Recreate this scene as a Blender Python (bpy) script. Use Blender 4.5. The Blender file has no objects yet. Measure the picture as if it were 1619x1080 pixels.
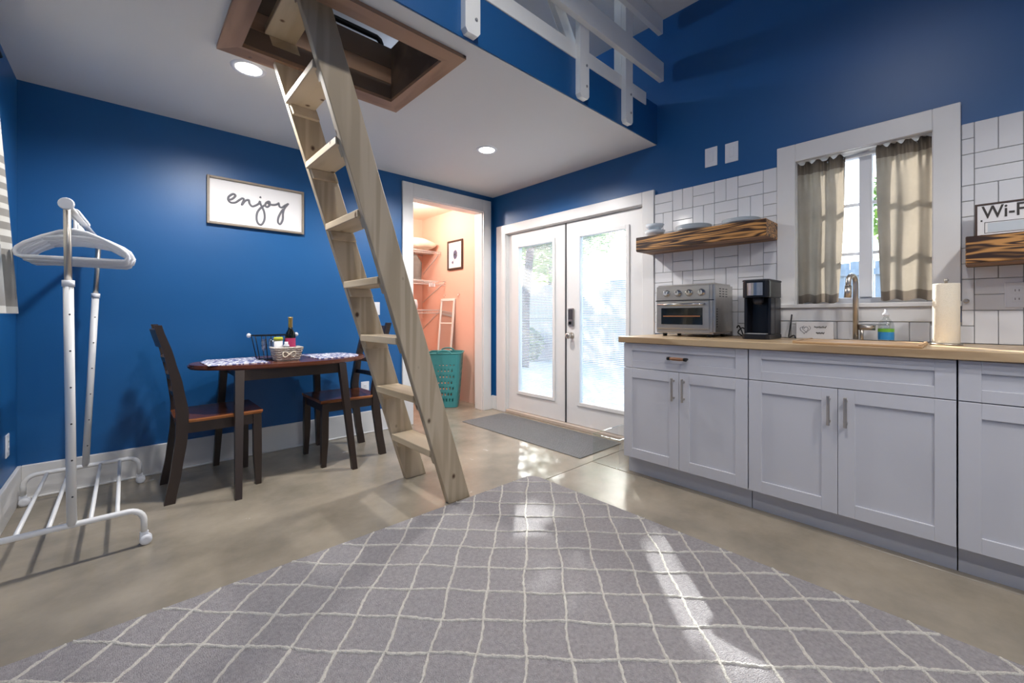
import bpy, bmesh, math, random
from mathutils import Vector, Matrix
random.seed(7)
C = bpy.context.scene.collection
SC = bpy.context.scene
PI = math.pi

# ------------------------------------------------------------------ camera
cd = bpy.data.cameras.new('camera'); cam = bpy.data.objects.new('camera', cd); C.objects.link(cam)
cam.location = (0, 0, 1.05); cam.rotation_euler = (PI/2, 0, -math.radians(42.6))
cd.sensor_width = 36; cd.lens = 663/1619*36; cd.shift_y = -40/1619; cd.clip_start = 0.02
SC.camera = cam
# ------------------------------------------------------------------ world, sun, exposure
w = bpy.data.worlds.new('sky'); SC.world = w; w.use_nodes = True
wn = w.node_tree.nodes; wl = w.node_tree.links
sky = wn.new('ShaderNodeTexSky'); sky.sky_type = 'NISHITA'; sky.sun_disc = False
sky.sun_elevation = math.radians(33); sky.sun_rotation = math.radians(46); sky.air_density = 1.2; sky.dust_density = 2.0
bg = wn['Background']; wl.new(sky.outputs[0], bg.inputs[0]); bg.inputs[1].default_value = 0.9
SUN_DIR = Vector((-0.705, -0.709, -0.62)).normalized()
sl = bpy.data.lights.new('sun', 'SUN'); sl.energy = 13.0; sl.angle = 0.009; sl.color = (1, .96, .9)
so = bpy.data.objects.new('sun', sl); C.objects.link(so); so.rotation_euler = SUN_DIR.to_track_quat('-Z', 'Y').to_euler(); so.location = (8, 8, 8)
SC.view_settings.view_transform = 'Standard'; SC.view_settings.look = 'None'
SC.view_settings.gamma = 1; SC.view_settings.use_curve_mapping = False; SC.view_settings.exposure = 0.4

def spot(loc, energy, size=150, blend=.6, col=(1, .97, .94), radius=.06, target=(0, 0, -1)):
    l = bpy.data.lights.new('downlight_lamp', 'SPOT'); l.energy = energy; l.spot_size = math.radians(size); l.spot_blend = blend
    l.color = col; l.shadow_soft_size = radius
    o = bpy.data.objects.new('downlight_lamp', l); C.objects.link(o); o.location = loc
    o.rotation_euler = Vector(target).to_track_quat('-Z', 'Y').to_euler(); return o
P_LOFT, P_REAR_FILL, P_HIGH_FILL = 92, 34, 72
DOWN = [(.49, 2.65, 2.4, P_LOFT), (2.15, 2.64, 2.4, P_LOFT),
        (.45, -.75, 2.4, P_REAR_FILL), (1.75, -.6, 2.4, 46), (.45, -2.2, 2.4, P_REAR_FILL), (2.1, -2.2, 2.4, P_REAR_FILL), (.75, .35, 3.36, P_HIGH_FILL)]  # unseen rear lights and the high one added as fill, except the shelf-shadow one

# ------------------------------------------------------------------ materials
def srgb(r, g, b):
    f = lambda c: (c/255/12.92) if c/255 <= .04045 else ((c/255+.055)/1.055)**2.4
    return (f(r), f(g), f(b), 1)
MATS = {}
def mat(name, col, rough=.5, metal=0, noise=0, nscale=8, bump=0, bscale=60, stretch=None, spec=.5, col2=None, coat=0, nrough=0):
    m = bpy.data.materials.new(name); m.use_nodes = True; MATS[name] = m
    n = m.node_tree.nodes; l = m.node_tree.links; b = n['Principled BSDF']
    b.inputs['Base Color'].default_value = col; b.inputs['Roughness'].default_value = rough; b.inputs['Metallic'].default_value = metal
    b.inputs['Specular IOR Level'].default_value = spec; b.inputs['Coat Weight'].default_value = coat
    co = n.new('ShaderNodeTexCoord'); mp = n.new('ShaderNodeMapping'); l.new(co.outputs['Object'], mp.inputs[0])
    if stretch: mp.inputs['Scale'].default_value = stretch
    if noise or col2:
        t = n.new('ShaderNodeTexNoise'); t.inputs['Scale'].default_value = nscale; t.inputs['Detail'].default_value = 6; t.inputs['Roughness'].default_value = .6
        l.new(mp.outputs[0], t.inputs[0])
        r = n.new('ShaderNodeValToRGB'); r.color_ramp.elements[0].position = .3; r.color_ramp.elements[1].position = .7
        c2 = col2 or tuple(min(1, c*(1+noise)) for c in col[:3])+(1,)
        c1 = col if col2 else tuple(c*(1-noise) for c in col[:3])+(1,)
        r.color_ramp.elements[0].color = c1; r.color_ramp.elements[1].color = c2
        l.new(t.outputs[0], r.inputs[0]); l.new(r.outputs[0], b.inputs['Base Color'])
        if nrough:
            mr = n.new('ShaderNodeMapRange'); mr.inputs[3].default_value = rough-nrough; mr.inputs[4].default_value = rough+nrough
            l.new(t.outputs[0], mr.inputs[0]); l.new(mr.outputs[0], b.inputs['Roughness'])
    if bump:
        t2 = n.new('ShaderNodeTexNoise'); t2.inputs['Scale'].default_value = bscale; t2.inputs['Detail'].default_value = 3
        l.new(mp.outputs[0], t2.inputs[0]); bp = n.new('ShaderNodeBump'); bp.inputs['Strength'].default_value = bump; bp.inputs['Distance'].default_value = .01
        l.new(t2.outputs[0], bp.inputs['Height']); l.new(bp.outputs[0], b.inputs['Normal'])
    return m
def woodmat(name, c1, c2, axis='x', rings=9, rough=.5, dist=3.0, knots=None, ramp=(.25, .75), fine=.25, off=0, freq=1, st=.12):
    """wavy grain running along `axis`; optional dark knots"""
    m = bpy.data.materials.new(name); m.use_nodes = True; MATS[name] = m
    n = m.node_tree.nodes; l = m.node_tree.links; b = n['Principled BSDF']; b.inputs['Roughness'].default_value = rough
    co = n.new('ShaderNodeTexCoord'); mp = n.new('ShaderNodeMapping'); l.new(co.outputs['Object'], mp.inputs[0])
    s = {'x': (st, 1, 1), 'y': (1, st, 1), 'z': (1, 1, st)}[axis]
    mp.inputs['Scale'].default_value = s; mp.inputs['Location'].default_value = (off, off*.7, off*.3)
    t = n.new('ShaderNodeTexNoise'); t.inputs['Scale'].default_value = rings; t.inputs['Detail'].default_value = 2; t.inputs['Distortion'].default_value = dist*.15
    l.new(mp.outputs[0], t.inputs[0])
    mu = n.new('ShaderNodeMath'); mu.operation = 'MULTIPLY'; mu.inputs[1].default_value = dist*3
    l.new(t.outputs[0], mu.inputs[0])
    si = n.new('ShaderNodeMath'); si.operation = 'SINE'; mu2 = n.new('ShaderNodeMath'); mu2.operation = 'MULTIPLY'; mu2.inputs[1].default_value = 3.0*freq
    l.new(mu.outputs[0], mu2.inputs[0]); l.new(mu2.outputs[0], si.inputs[0])
    mr = n.new('ShaderNodeMapRange'); mr.inputs[1].default_value = -1; mr.inputs[2].default_value = 1; l.new(si.outputs[0], mr.inputs[0])
    t2 = n.new('ShaderNodeTexNoise'); t2.inputs['Scale'].default_value = rings*9; t2.inputs['Detail'].default_value = 4; l.new(mp.outputs[0], t2.inputs[0])
    mx = n.new('ShaderNodeMix'); mx.inputs[0].default_value = fine; l.new(mr.outputs[0], mx.inputs[2]); l.new(t2.outputs[0], mx.inputs[3])
    r = n.new('ShaderNodeValToRGB'); r.color_ramp.elements[0].position = ramp[0]; r.color_ramp.elements[1].position = ramp[1]
    r.color_ramp.elements[0].color = c1; r.color_ramp.elements[1].color = c2; l.new(mx.outputs[0], r.inputs[0])
    out = r.outputs[0]
    if knots:
        v = n.new('ShaderNodeTexVoronoi'); v.inputs['Scale'].default_value = 8.5
        mp2 = n.new('ShaderNodeMapping'); l.new(co.outputs['Object'], mp2.inputs[0]); mp2.inputs['Scale'].default_value = (1, 1, .75); l.new(mp2.outputs[0], v.inputs[0])
        kr = n.new('ShaderNodeValToRGB'); kr.color_ramp.elements[0].position = .06; kr.color_ramp.elements[1].position = .13
        kr.color_ramp.elements[0].color = (1, 1, 1, 1); kr.color_ramp.elements[1].color = (0, 0, 0, 1); l.new(v.outputs['Distance'], kr.inputs[0])
        km = n.new('ShaderNodeMix'); km.data_type = 'RGBA'; l.new(kr.outputs[0], km.inputs[0]); l.new(out, km.inputs[6]); km.inputs[7].default_value = knots; out = km.outputs[2]
    l.new(out, b.inputs['Base Color'])
    return m
def glassmat(name, tint=(1, 1, 1, 1), gloss=.12, rough=.02):
    m = bpy.data.materials.new(name); m.use_nodes = True; MATS[name] = m
    n = m.node_tree.nodes; l = m.node_tree.links; n.remove(n['Principled BSDF'])
    tr = n.new('ShaderNodeBsdfTransparent'); tr.inputs[0].default_value = tint
    g = n.new('ShaderNodeBsdfGlossy'); g.inputs['Roughness'].default_value = rough
    lw = n.new('ShaderNodeLayerWeight'); lw.inputs[0].default_value = .5
    pw = n.new('ShaderNodeMath'); pw.operation = 'POWER'; pw.inputs[1].default_value = 5; l.new(lw.outputs['Facing'], pw.inputs[0])
    mx = n.new('ShaderNodeMixShader'); ad = n.new('ShaderNodeMath'); ad.operation = 'MULTIPLY_ADD'; ad.inputs[1].default_value = .6; ad.inputs[2].default_value = gloss
    l.new(pw.outputs[0], ad.inputs[0]); l.new(ad.outputs[0], mx.inputs[0]); l.new(tr.outputs[0], mx.inputs[1]); l.new(g.outputs[0], mx.inputs[2])
    l.new(mx.outputs[0], n['Material Output'].inputs[0]); return m
def emit(name, col, s):
    m = bpy.data.materials.new(name); m.use_nodes = True; MATS[name] = m
    n = m.node_tree.nodes; e = n.new('ShaderNodeEmission'); e.inputs[0].default_value = col; e.inputs[1].default_value = s
    m.node_tree.links.new(e.outputs[0], n['Material Output'].inputs[0]); return m
def clothmat(name, col, trans=.35, col2=None, weave=900):
    m = mat(name, col, .9, noise=.10, nscale=14, bump=.25, bscale=weave, spec=.1)
    n = m.node_tree.nodes; l = m.node_tree.links; b = n['Principled BSDF']
    t = n.new('ShaderNodeBsdfTranslucent'); t.inputs[0].default_value = tuple(min(1, c*1.25) for c in col[:3])+(1,)
    mx = n.new('ShaderNodeMixShader'); mx.inputs[0].default_value = trans
    l.new(b.outputs[0], mx.inputs[1]); l.new(t.outputs[0], mx.inputs[2]); l.new(mx.outputs[0], n['Material Output'].inputs[0]); return m

mat('blue', srgb(20, 88, 146), .42, noise=.03, nscale=3, bump=.04, bscale=180)
mat('white_paint', srgb(246, 245, 240), .4, noise=.02, nscale=5)
mat('ceiling_white', srgb(214, 213, 212), .7, bump=.05, bscale=200)
mat('trim_white', srgb(226, 225, 224), .35, noise=.02, nscale=6)
mat('cabinet_white', srgb(206, 206, 212), .38, noise=.015, nscale=4)
mat('peach', srgb(238, 192, 172), .6, bump=.05, bscale=150)
mat('peach_light', srgb(240, 216, 200), .6)
mat('concrete', srgb(128, 120, 106), .24, noise=0, nscale=2.2, col2=srgb(168, 157, 140), nrough=.1, bump=.03, bscale=40, spec=.5)
mat('joint', srgb(50, 46, 40), .9)
mat('tile_white', srgb(226, 226, 228), .12, noise=.02, nscale=3)
mat('grout', srgb(176, 176, 178), .9)
mat('steel', srgb(204, 200, 193), .3, 1, noise=.06, nscale=30, stretch=(1, .05, 1))
mat('nickel', srgb(200, 193, 184), .34, 1)
mat('chrome', srgb(200, 200, 200), .12, 1)
mat('black_plastic', srgb(26, 27, 32), .3)
mat('black_metal', srgb(24, 24, 26), .4, .6)
mat('dark_grey', srgb(60, 60, 64), .45)
mat('white_plastic', srgb(226, 228, 234), .35)
mat('white_metal', srgb(228, 228, 228), .3)
mat('grey_plastic', srgb(150, 150, 152), .5)
mat('mat_grey', srgb(128, 128, 128), .9, noise=.10, nscale=60, bump=.6, bscale=240)
mat('rug_grey', srgb(172, 167, 168), 1, noise=.17, nscale=75, bump=1.0, bscale=260, spec=.05, stretch=(1, 1, 1))
mat('rug_cream', srgb(222, 217, 208), 1, noise=.12, nscale=120, bump=.8, bscale=300, spec=.05)
mat('espresso', srgb(52, 41, 36), .38, noise=.12, nscale=12, stretch=(1, 1, .1))
woodmat('seat_wood', srgb(66, 34, 22), srgb(104, 56, 32), 'x', 6, .22, 2)
woodmat('seat_edge', srgb(130, 74, 38), srgb(174, 108, 60), 'x', 8, .3, 2)
woodmat('table_wood', srgb(74, 40, 28), srgb(112, 64, 44), 'x', 5, .18, 2)
woodmat('pine', srgb(178, 161, 135), srgb(198, 182, 157), 'z', 8, .6, 1.6, freq=2.4, st=.06, knots=srgb(74, 48, 30))
woodmat('pine_tread', srgb(172, 152, 122), srgb(202, 184, 156), 'y', 6, .6, 1.6, off=3, knots=srgb(96, 66, 40))
woodmat('walnut', srgb(124, 94, 72), srgb(160, 126, 100), 'x', 7, .5, 1.8, knots=srgb(40, 26, 18))
woodmat('walnut_y', srgb(124, 94, 72), srgb(160, 126, 100), 'y', 7, .5, 1.8, off=2)
woodmat('dark_ply', srgb(82, 68, 58), srgb(108, 90, 76), 'x', 4, .7, 1.5)
woodmat('burnt_pine', srgb(48, 26, 14), srgb(190, 138, 78), 'y', 13, .45, 2.2, ramp=(.18, .82), fine=.22, freq=3.6, st=.1)
woodmat('burnt_under', srgb(92, 66, 46), srgb(140, 104, 74), 'y', 8, .6, 2)
woodmat('butcher', srgb(172, 144, 110), srgb(200, 174, 138), 'y', 12, .32, 1.5)
woodmat('board_wood', srgb(172, 136, 98), srgb(200, 164, 122), 'y', 10, .5, 1.6)
woodmat('copper_wood', srgb(140, 96, 66), srgb(184, 138, 102), 'y', 10, .4, 1.6)
mat('frame_taupe', srgb(140, 128, 114), .5, noise=.12, nscale=20)
mat('paper_white', srgb(236, 234, 234), .7)
mat('ink_grey', srgb(112, 112, 118), .8)
mat('ink_dark', srgb(58, 54, 52), .7)
mat('frame_dark', srgb(66, 48, 40), .5)
mat('teal', srgb(62, 142, 146), .4, noise=.04)
mat('threshold', srgb(196, 180, 166), .5)
glassmat('glass', (.97, .99, 1, 1), .03)
def hazy(m, amt):
    n = m.node_tree.nodes; l = m.node_tree.links; o_ = n['Material Output']; src = o_.inputs[0].links[0].from_socket
    t = n.new('ShaderNodeBsdfTranslucent'); t.inputs[0].default_value = (.95, .97, 1, 1); mx = n.new('ShaderNodeMixShader'); mx.inputs[0].default_value = amt
    l.new(src, mx.inputs[1]); l.new(t.outputs[0], mx.inputs[2]); l.new(mx.outputs[0], o_.inputs[0])
hazy(glassmat('hazy_glass', (.97, .99, 1, 1), .02), .085)  # translucent share veils the pane white and washes out the view
glassmat('clear_acrylic', (.97, .98, .98, 1), .05, .05)
glassmat('drinking_glass', (.9, .93, .94, 1), .16)
mat('plate_grey', srgb(206, 214, 220), .15)
mat('bottle_dark', srgb(14, 18, 14), .1)
mat('gold_foil', srgb(190, 164, 96), .35, .4)
mat('wine_label', srgb(196, 60, 108), .6)
mat('yellow_green', srgb(200, 204, 60), .5)
mat('wicker', srgb(214, 206, 196), .8, noise=.25, nscale=60, bump=.8, bscale=120)
mat('towel_paper', srgb(238, 228, 208), .9, bump=.3, bscale=200)
mat('soap_blue', srgb(60, 150, 214), .3)
mat('soap_green', srgb(120, 190, 70), .4)
mat('oven_glass', srgb(30, 34, 34), .08, coat=.5)
mat('heating', srgb(190, 130, 90), .4, .3)
mat('mirror', srgb(225, 225, 225), .02, 1)
clothmat('curtain_taupe', srgb(140, 131, 118), .28)
clothmat('hem_taupe', srgb(104, 94, 84), .25)
clothmat('pillow_cloth', srgb(236, 226, 208), .05)
clothmat('garment_grey', srgb(120, 116, 112), .05)
emit('lamp_lens', (1, .97, .92, 1), 14)
emit('bulb', (1, .85, .7, 1), 8)
mat('fence_wood', srgb(176, 176, 174), .8, noise=.2, nscale=4, stretch=(4, 4, .3))
mat('bark', srgb(90, 78, 66), .9, noise=.3, nscale=10)
mat('gravel', srgb(196, 192, 184), .9, noise=.2, nscale=24, bump=.4, bscale=60)
def leafmat(name, c):
    m = mat(name, c, .6, noise=.35, nscale=3); n = m.node_tree.nodes; l = m.node_tree.links
    t = n.new('ShaderNodeBsdfTranslucent'); t.inputs[0].default_value = tuple(min(1, x*1.5) for x in c[:3])+(1,)
    mx = n.new('ShaderNodeMixShader'); mx.inputs[0].default_value = .35
    l.new(n['Principled BSDF'].outputs[0], mx.inputs[1]); l.new(t.outputs[0], mx.inputs[2]); l.new(mx.outputs[0], n['Material Output'].inputs[0])
leafmat('leaf', srgb(96, 128, 62)); leafmat('leaf_pale', srgb(140, 160, 100))
# curtain with woven stripes (printed bands by height)
m = clothmat('curtain_striped', srgb(186, 184, 180), .15); n = m.node_tree.nodes; l = m.node_tree.links
co = n.new('ShaderNodeTexCoord'); sp = n.new('ShaderNodeSeparateXYZ'); l.new(co.outputs['Object'], sp.inputs[0])
r = n.new('ShaderNodeValToRGB'); r.color_ramp.interpolation = 'CONSTANT'
mr = n.new('ShaderNodeMapRange'); mr.inputs[1].default_value = 1.05; mr.inputs[2].default_value = 2.25; l.new(sp.outputs[2], mr.inputs[0]); l.new(mr.outputs[0], r.inputs[0])
lt, dk = srgb(214, 212, 206), srgb(150, 146, 140)
els = r.color_ramp.elements; els[0].position = 0; els[0].color = lt; els[1].position = .035; els[1].color = dk
zz = .24
for k in range(14):
    e = els.new(zz); e.color = lt if k % 2 == 0 else dk; zz += .022 if k % 2 == 0 else .026
e = els.new(zz); e.color = lt
l.new(r.outputs[0], n['Principled BSDF'].inputs['Base Color'])
# placemat: white cloth with blue flowers printed on it
m = mat('placemat_print', srgb(236, 236, 240), .8); n = m.node_tree.nodes; l = m.node_tree.links
co = n.new('ShaderNodeTexCoord'); v = n.new('ShaderNodeTexVoronoi'); v.inputs['Scale'].default_value = 24; v.feature = 'DISTANCE_TO_EDGE'
ns = n.new('ShaderNodeTexNoise'); ns.inputs['Scale'].default_value = 22; ad = n.new('ShaderNodeMix'); ad.data_type = 'VECTOR'; ad.inputs[0].default_value = .08
l.new(co.outputs['Object'], ns.inputs[0]); l.new(co.outputs['Object'], ad.inputs[4]); l.new(ns.outputs['Color'], ad.inputs[5]); l.new(ad.outputs[1], v.inputs[0])
r = n.new('ShaderNodeValToRGB'); r.color_ramp.elements[0].position = .07; r.color_ramp.elements[1].position = .13
r.color_ramp.elements[0].color = srgb(238, 238, 242); r.color_ramp.elements[1].color = srgb(58, 72, 140)
l.new(v.outputs[0], r.inputs[0]); l.new(r.outputs[0], n['Principled BSDF'].inputs['Base Color'])

# ------------------------------------------------------------------ mesh helpers
def B(bm, x0, x1, y0, y1, z0, z1, bev=0, seg=1):
    t = bmesh.new()
    vs = [t.verts.new((x, y, z)) for x in (x0, x1) for y in (y0, y1) for z in (z0, z1)]
    for f in ((0, 1, 3, 2), (4, 6, 7, 5), (0, 4, 5, 1), (2, 3, 7, 6), (0, 2, 6, 4), (1, 5, 7, 3)): t.faces.new([vs[i] for i in f])
    bmesh.ops.recalc_face_normals(t, faces=t.faces)
    if bev: bmesh.ops.bevel(t, geom=list(t.edges), offset=bev, segments=seg, affect='EDGES', clamp_overlap=True)
    me = bpy.data.meshes.new('tmp'); t.to_mesh(me); t.free(); bm.from_mesh(me); bpy.data.meshes.remove(me)
    return bm
def box(*a, **k): return B(bmesh.new(), *a, **k)
def obox(bm, p0, p1, wdir, w, h, bev=0):
    """beam from p0 to p1, w across wdir, h across the third axis"""
    p0, p1 = Vector(p0), Vector(p1); d = (p1-p0); L = d.length; d.normalize(); a = Vector(wdir); a = (a-d*a.dot(d)).normalized(); b = d.cross(a)
    t = box(0, L, -w/2, w/2, -h/2, h/2, bev)
    M = Matrix(((d.x, a.x, b.x, p0.x), (d.y, a.y, b.y, p0.y), (d.z, a.z, b.z, p0.z), (0, 0, 0, 1)))
    bmesh.ops.transform(t, matrix=M, verts=t.verts)
    me = bpy.data.meshes.new('tmp'); t.to_mesh(me); t.free(); bm.from_mesh(me); bpy.data.meshes.remove(me); return bm
def tube(bm, pts, r, n=10, cap=True, closed=False):
    pts = [Vector(p) for p in pts]; N = len(pts); rs = r if isinstance(r, (list, tuple)) else [r]*N
    rings = []; prev = None
    for i, p in enumerate(pts):
        if closed: d = pts[(i+1) % N]-pts[i-1]
        else: d = pts[min(i+1, N-1)]-pts[max(i-1, 0)]
        d.normalize()
        if prev is None: a = d.orthogonal().normalized()
        else: a = (prev-d*prev.dot(d)).normalized()
        prev = a; b = d.cross(a)
        rings.append([bm.verts.new(p+(a*math.cos(2*PI*k/n)+b*math.sin(2*PI*k/n))*rs[i]) for k in range(n)])
    for i in range(N if closed else N-1):
        A, Bq = rings[i], rings[(i+1) % N]
        for k in range(n): f = bm.faces.new((A[k], A[(k+1) % n], Bq[(k+1) % n], Bq[k])); f.smooth = True
    if cap and not closed: bm.faces.new(rings[0][::-1]); bm.faces.new(rings[-1])
    return bm
def lathe(bm, prof, cx, cy, n=24, cap0=True, cap1=True, M=None):
    rings = []
    for r, z in prof:
        ring = []
        for k in range(n):
            p = Vector((r*math.cos(2*PI*k/n), r*math.sin(2*PI*k/n), z))
            p = (M @ p) if M else p+Vector((cx, cy, 0)); ring.append(bm.verts.new(p))
        rings.append(ring)
    for a, b in zip(rings, rings[1:]):
        for k in range(n): f = bm.faces.new((a[k], a[(k+1) % n], b[(k+1) % n], b[k])); f.smooth = True
    if cap0: bm.faces.new(rings[0][::-1])
    if cap1: bm.faces.new(rings[-1])
    return bm
def smooth(pts, n=8):
    P_ = [Vector(p) for p in pts]; out = []
    for i in range(len(P_)-1):
        p0, p1, p2, p3 = P_[max(i-1, 0)], P_[i], P_[i+1], P_[min(i+2, len(P_)-1)]
        for k_ in range(n):
            t = k_/n; out.append(.5*((2*p1)+(p2-p0)*t+(2*p0-5*p1+4*p2-p3)*t*t+(3*p1-p0-3*p2+p3)*t**3))
    return out+[P_[-1]]
def prism(bm, poly, axis, a, b):
    """extrude 2D polygon along axis between a and b; poly in the other two axes (cyclic order)"""
    def P(u, v, t): return {'x': (t, u, v), 'y': (u, t, v), 'z': (u, v, t)}[axis]
    A = [bm.verts.new(P(u, v, a)) for u, v in poly]; D = [bm.verts.new(P(u, v, b)) for u, v in poly]
    fs = [bm.faces.new(A), bm.faces.new(D[::-1])]; n = len(poly)
    for i in range(n): fs.append(bm.faces.new((A[i], D[i], D[(i+1) % n], A[(i+1) % n])))
    bmesh.ops.recalc_face_normals(bm, faces=fs); return bm
ROOT = {}
def obj(name, bm, m, parent=None, world=True, smooth=None):
    if isinstance(bm, bpy.types.Mesh): me = bm
    else:
        me = bpy.data.meshes.new(name); bm.to_mesh(me); bm.free()
    if m and not me.materials: me.materials.append(MATS[m] if isinstance(m, str) else m)
    o = bpy.data.objects.new(name, me); C.objects.link(o)
    if parent:
        o.parent = parent
        if world and parent.name in ROOT: o.location = -Vector(ROOT[parent.name])
    return o
def thing(name, label, cat, loc=(0, 0, 0), group=None, kind=None):
    o = bpy.data.objects.new(name, None); C.objects.link(o); o.location = loc; o.empty_display_size = .1; ROOT[o.name] = loc
    if label: o['label'] = label
    if cat: o['category'] = cat
    if group: o['group'] = group
    if kind: o['kind'] = kind
    return o
def tag(o, label=None, cat=None, group=None, kind=None):
    if label: o['label'] = label
    if cat: o['category'] = cat
    if group: o['group'] = group
    if kind: o['kind'] = kind
    return o
def struct(name, bm, m, label=None): return tag(obj(name, bm, m), label, None, None, 'structure')
def copy_tree(o, parent=None):
    c = o.copy(); C.objects.link(c); c.parent = parent
    for ch in o.children: copy_tree(ch, c)
    return c
def text_mesh(s, size, depth=.0006):
    cu = bpy.data.curves.new('lettering', 'FONT'); cu.body = s; cu.size = size; cu.extrude = depth; cu.offset = size*.012
    o = bpy.data.objects.new('lettering', cu); C.objects.link(o); bpy.context.view_layer.update()
    me = bpy.data.meshes.new_from_object(o.evaluated_get(bpy.context.evaluated_depsgraph_get())); bpy.data.objects.remove(o); bpy.data.curves.remove(cu)
    return me

# ================================================================== STRUCTURE
XB, YA, XL, YF, ZC, ZL = 3.08, 3.67, -.46, -3.0, 3.36, 2.40
# floor: slabs split by the sawn joints
fl = struct('floor', box(XL-.12, XB+.14, YF-.12, 5.32, -.12, -.006), 'joint', 'polished taupe concrete floor with sawn control joints')
for a in ((XL-.12, XB+.14, 1.8425, 5.32), (XL-.12, 2.4775, YF-.12, 1.8375), (2.4825, XB+.14, YF-.12, 1.8375)):
    obj('slab', box(a[0], a[1], a[2], a[3], -.02, 0, .002), 'concrete', fl)
# wall A (back) with the closet opening
OX0, OX1, OZ = 2.05, 2.93, 2.215
bm = bmesh.new(); B(bm, XL-.12, OX0, YA, YA+.12, 0, ZC); B(bm, OX1, XB, YA, YA+.12, 0, ZC); B(bm, OX0, OX1, YA, YA+.12, OZ, ZC)
struct('wall_back', bm, 'blue', 'blue painted wall behind the dining table')
# wall B (right): french doors and kitchen window
DY0, DY1, DZ = 1.765, 3.45, 1.965
WY0, WY1, WZ0, WZ1 = .121, .729, 1.125, 2.012
bm = bmesh.new()
B(bm, XB, XB+.14, YF, WY0, 0, ZC); B(bm, XB, XB+.14, WY0, WY1, 0, WZ0); B(bm, XB, XB+.14, WY0, WY1, WZ1, ZC); B(bm, XB, XB+.14, WY1, DY0, 0, ZC)
B(bm, XB, XB+.14, DY0, DY1, DZ, ZC); B(bm, XB, XB+.14, DY1, 5.32, 0, ZC)
wall_r = struct('wall_right', bm, 'blue', 'blue painted kitchen wall with white tile backsplash')
# left wall with a window behind the striped curtain
bm = bmesh.new()
LY0, LY1, LZ0, LZ1 = 2.15, 2.8, 1.15, 2.1
B(bm, XL-.12, XL, YF, LY0, 0, ZC); B(bm, XL-.12, XL, LY1, YA, 0, ZC); B(bm, XL-.12, XL, LY0, LY1, 0, LZ0); B(bm, XL-.12, XL, LY0, LY1, LZ1, ZC)
struct('wall_left', bm, 'blue', 'blue painted wall beside the clothes rack')
struct('wall_front', box(XL-.12, XB+.14, YF-.12, YF, 0, ZC), 'blue', 'blue painted wall facing the dining table')
struct('ceiling', box(XL-.12, XB+.14, YF-.12, 5.32, ZC, ZC+.1), 'ceiling_white', 'white ceiling over the loft and kitchen')
# loft slab with hatch hole
HX0, HX1, HY0, HY1 = .42, 1.21, 1.86, 2.425
LYE = 1.665
bm = bmesh.new()
q_ = .029
for a in ((XL, HX0-q_, LYE, YA), (HX1+q_, XB, LYE, YA), (HX0-q_, HX1+q_, LYE, HY0-q_), (HX0-q_, HX1+q_, HY1+q_, YA)): B(bm, a[0], a[1], a[2], a[3], ZL, ZL+.03)
struct('ceiling_loft', bm, 'ceiling_white', 'low white ceiling under the loft with two recessed lights')
bm = bmesh.new()
for a in ((XL, HX0-.03, LYE+.014, YA), (HX1+.03, XB, LYE+.014, YA), (HX0-.03, HX1+.03, LYE+.014, HY0-.03), (HX0-.03, HX1+.03, HY1+.03, YA)): B(bm, a[0], a[1], a[2], a[3], ZL+.03, 2.71)
struct('floor_loft', bm, 'dark_ply', 'dark timber loft floor above the white ceiling')
fb = box(XL, XB, LYE-.006, LYE+.012, ZL+.004, 2.654); B(fb, 2.907, XB, LYE-.006, LYE+.012, 2.654, 2.712)
struct('wall_fascia', fb, 'blue', 'blue painted edge of the loft floor')
# unseen low ceiling and upper wall, added to set the rear lights lower
struct('ceiling_rear', box(XL, XB, YF, -.35, ZL, 2.44), 'ceiling_white', 'added low white ceiling at the end of the room facing the loft')
struct('wall_rear_fascia', box(XL, XB, -.37, -.35, 2.441, ZC), 'blue', 'added blue wall above the low rear ceiling')
# closet room
bm = bmesh.new(); B(bm, XB-.012, XB, YA+.12, 5.2, 0, 2.4); struct('wall_closet_right', bm, 'peach', 'peach closet wall with the small framed picture')
struct('wall_closet_back', box(1.3, XB, 5.2, 5.32, 0, ZC), 'peach', 'peach wall at the far end of the closet')
struct('wall_closet_left', box(1.2, 1.3, YA+.12, 5.32, 0, ZC), 'peach', 'peach side wall of the closet')
bm = bmesh.new(); B(bm, 1.3, OX0, YA+.12, YA+.132, 0, 2.4); B(bm, OX1, XB-.012, YA+.12, YA+.132, 0, 2.4); B(bm, OX0, OX1, YA+.12, YA+.132, OZ, 2.4)
struct('wall_closet_front', bm, 'peach', 'peach inner face of the closet doorway wall')
struct('ceiling_closet', box(1.3, XB, YA+.12, 5.2, 2.4, 2.44), 'peach_light', 'pale peach closet ceiling')
# trims ------------------------------------------------------------
def trim(name, parts, m='trim_white', label=None, bev=.003):
    bm = bmesh.new()
    for p in parts: B(bm, *p, bev=bev)
    return struct(name, bm, m, label)
trim('baseboard_back', [(XL+.018, 1.94, YA-.018, YA, 0, .195), (XL+.018, 1.94, YA-.024, YA, 0, .012)], label='tall white baseboard along the blue back wall')
trim('baseboard_left', [(XL, XL+.018, YF, YA, 0, .195)], label='tall white baseboard along the left wall')
trim('baseboard_corner', [(3.035, XB, YA-.018, YA, 0, .15), (XB-.018, XB, 3.6, YA-.018, 0, .15)], label='short white baseboard in the corner by the doors')
trim('trim_1', [(1.94, OX0+.004, YA-.022, YA, 0, 2.345), (OX1-.004, 3.035, YA-.022, YA, 0, 2.345), (OX0+.004, OX1-.004, YA-.022, YA, OZ-.004, 2.345)], label='wide white casing around the closet opening')
trim('trim_2', [(OX0, OX0+.012, YA, YA+.132, 0, OZ), (OX1-.012, OX1, YA, YA+.132, 0, OZ), (OX0+.012, OX1-.012, YA, YA+.132, OZ-.012, OZ)], label='white jamb lining the closet opening')
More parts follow.
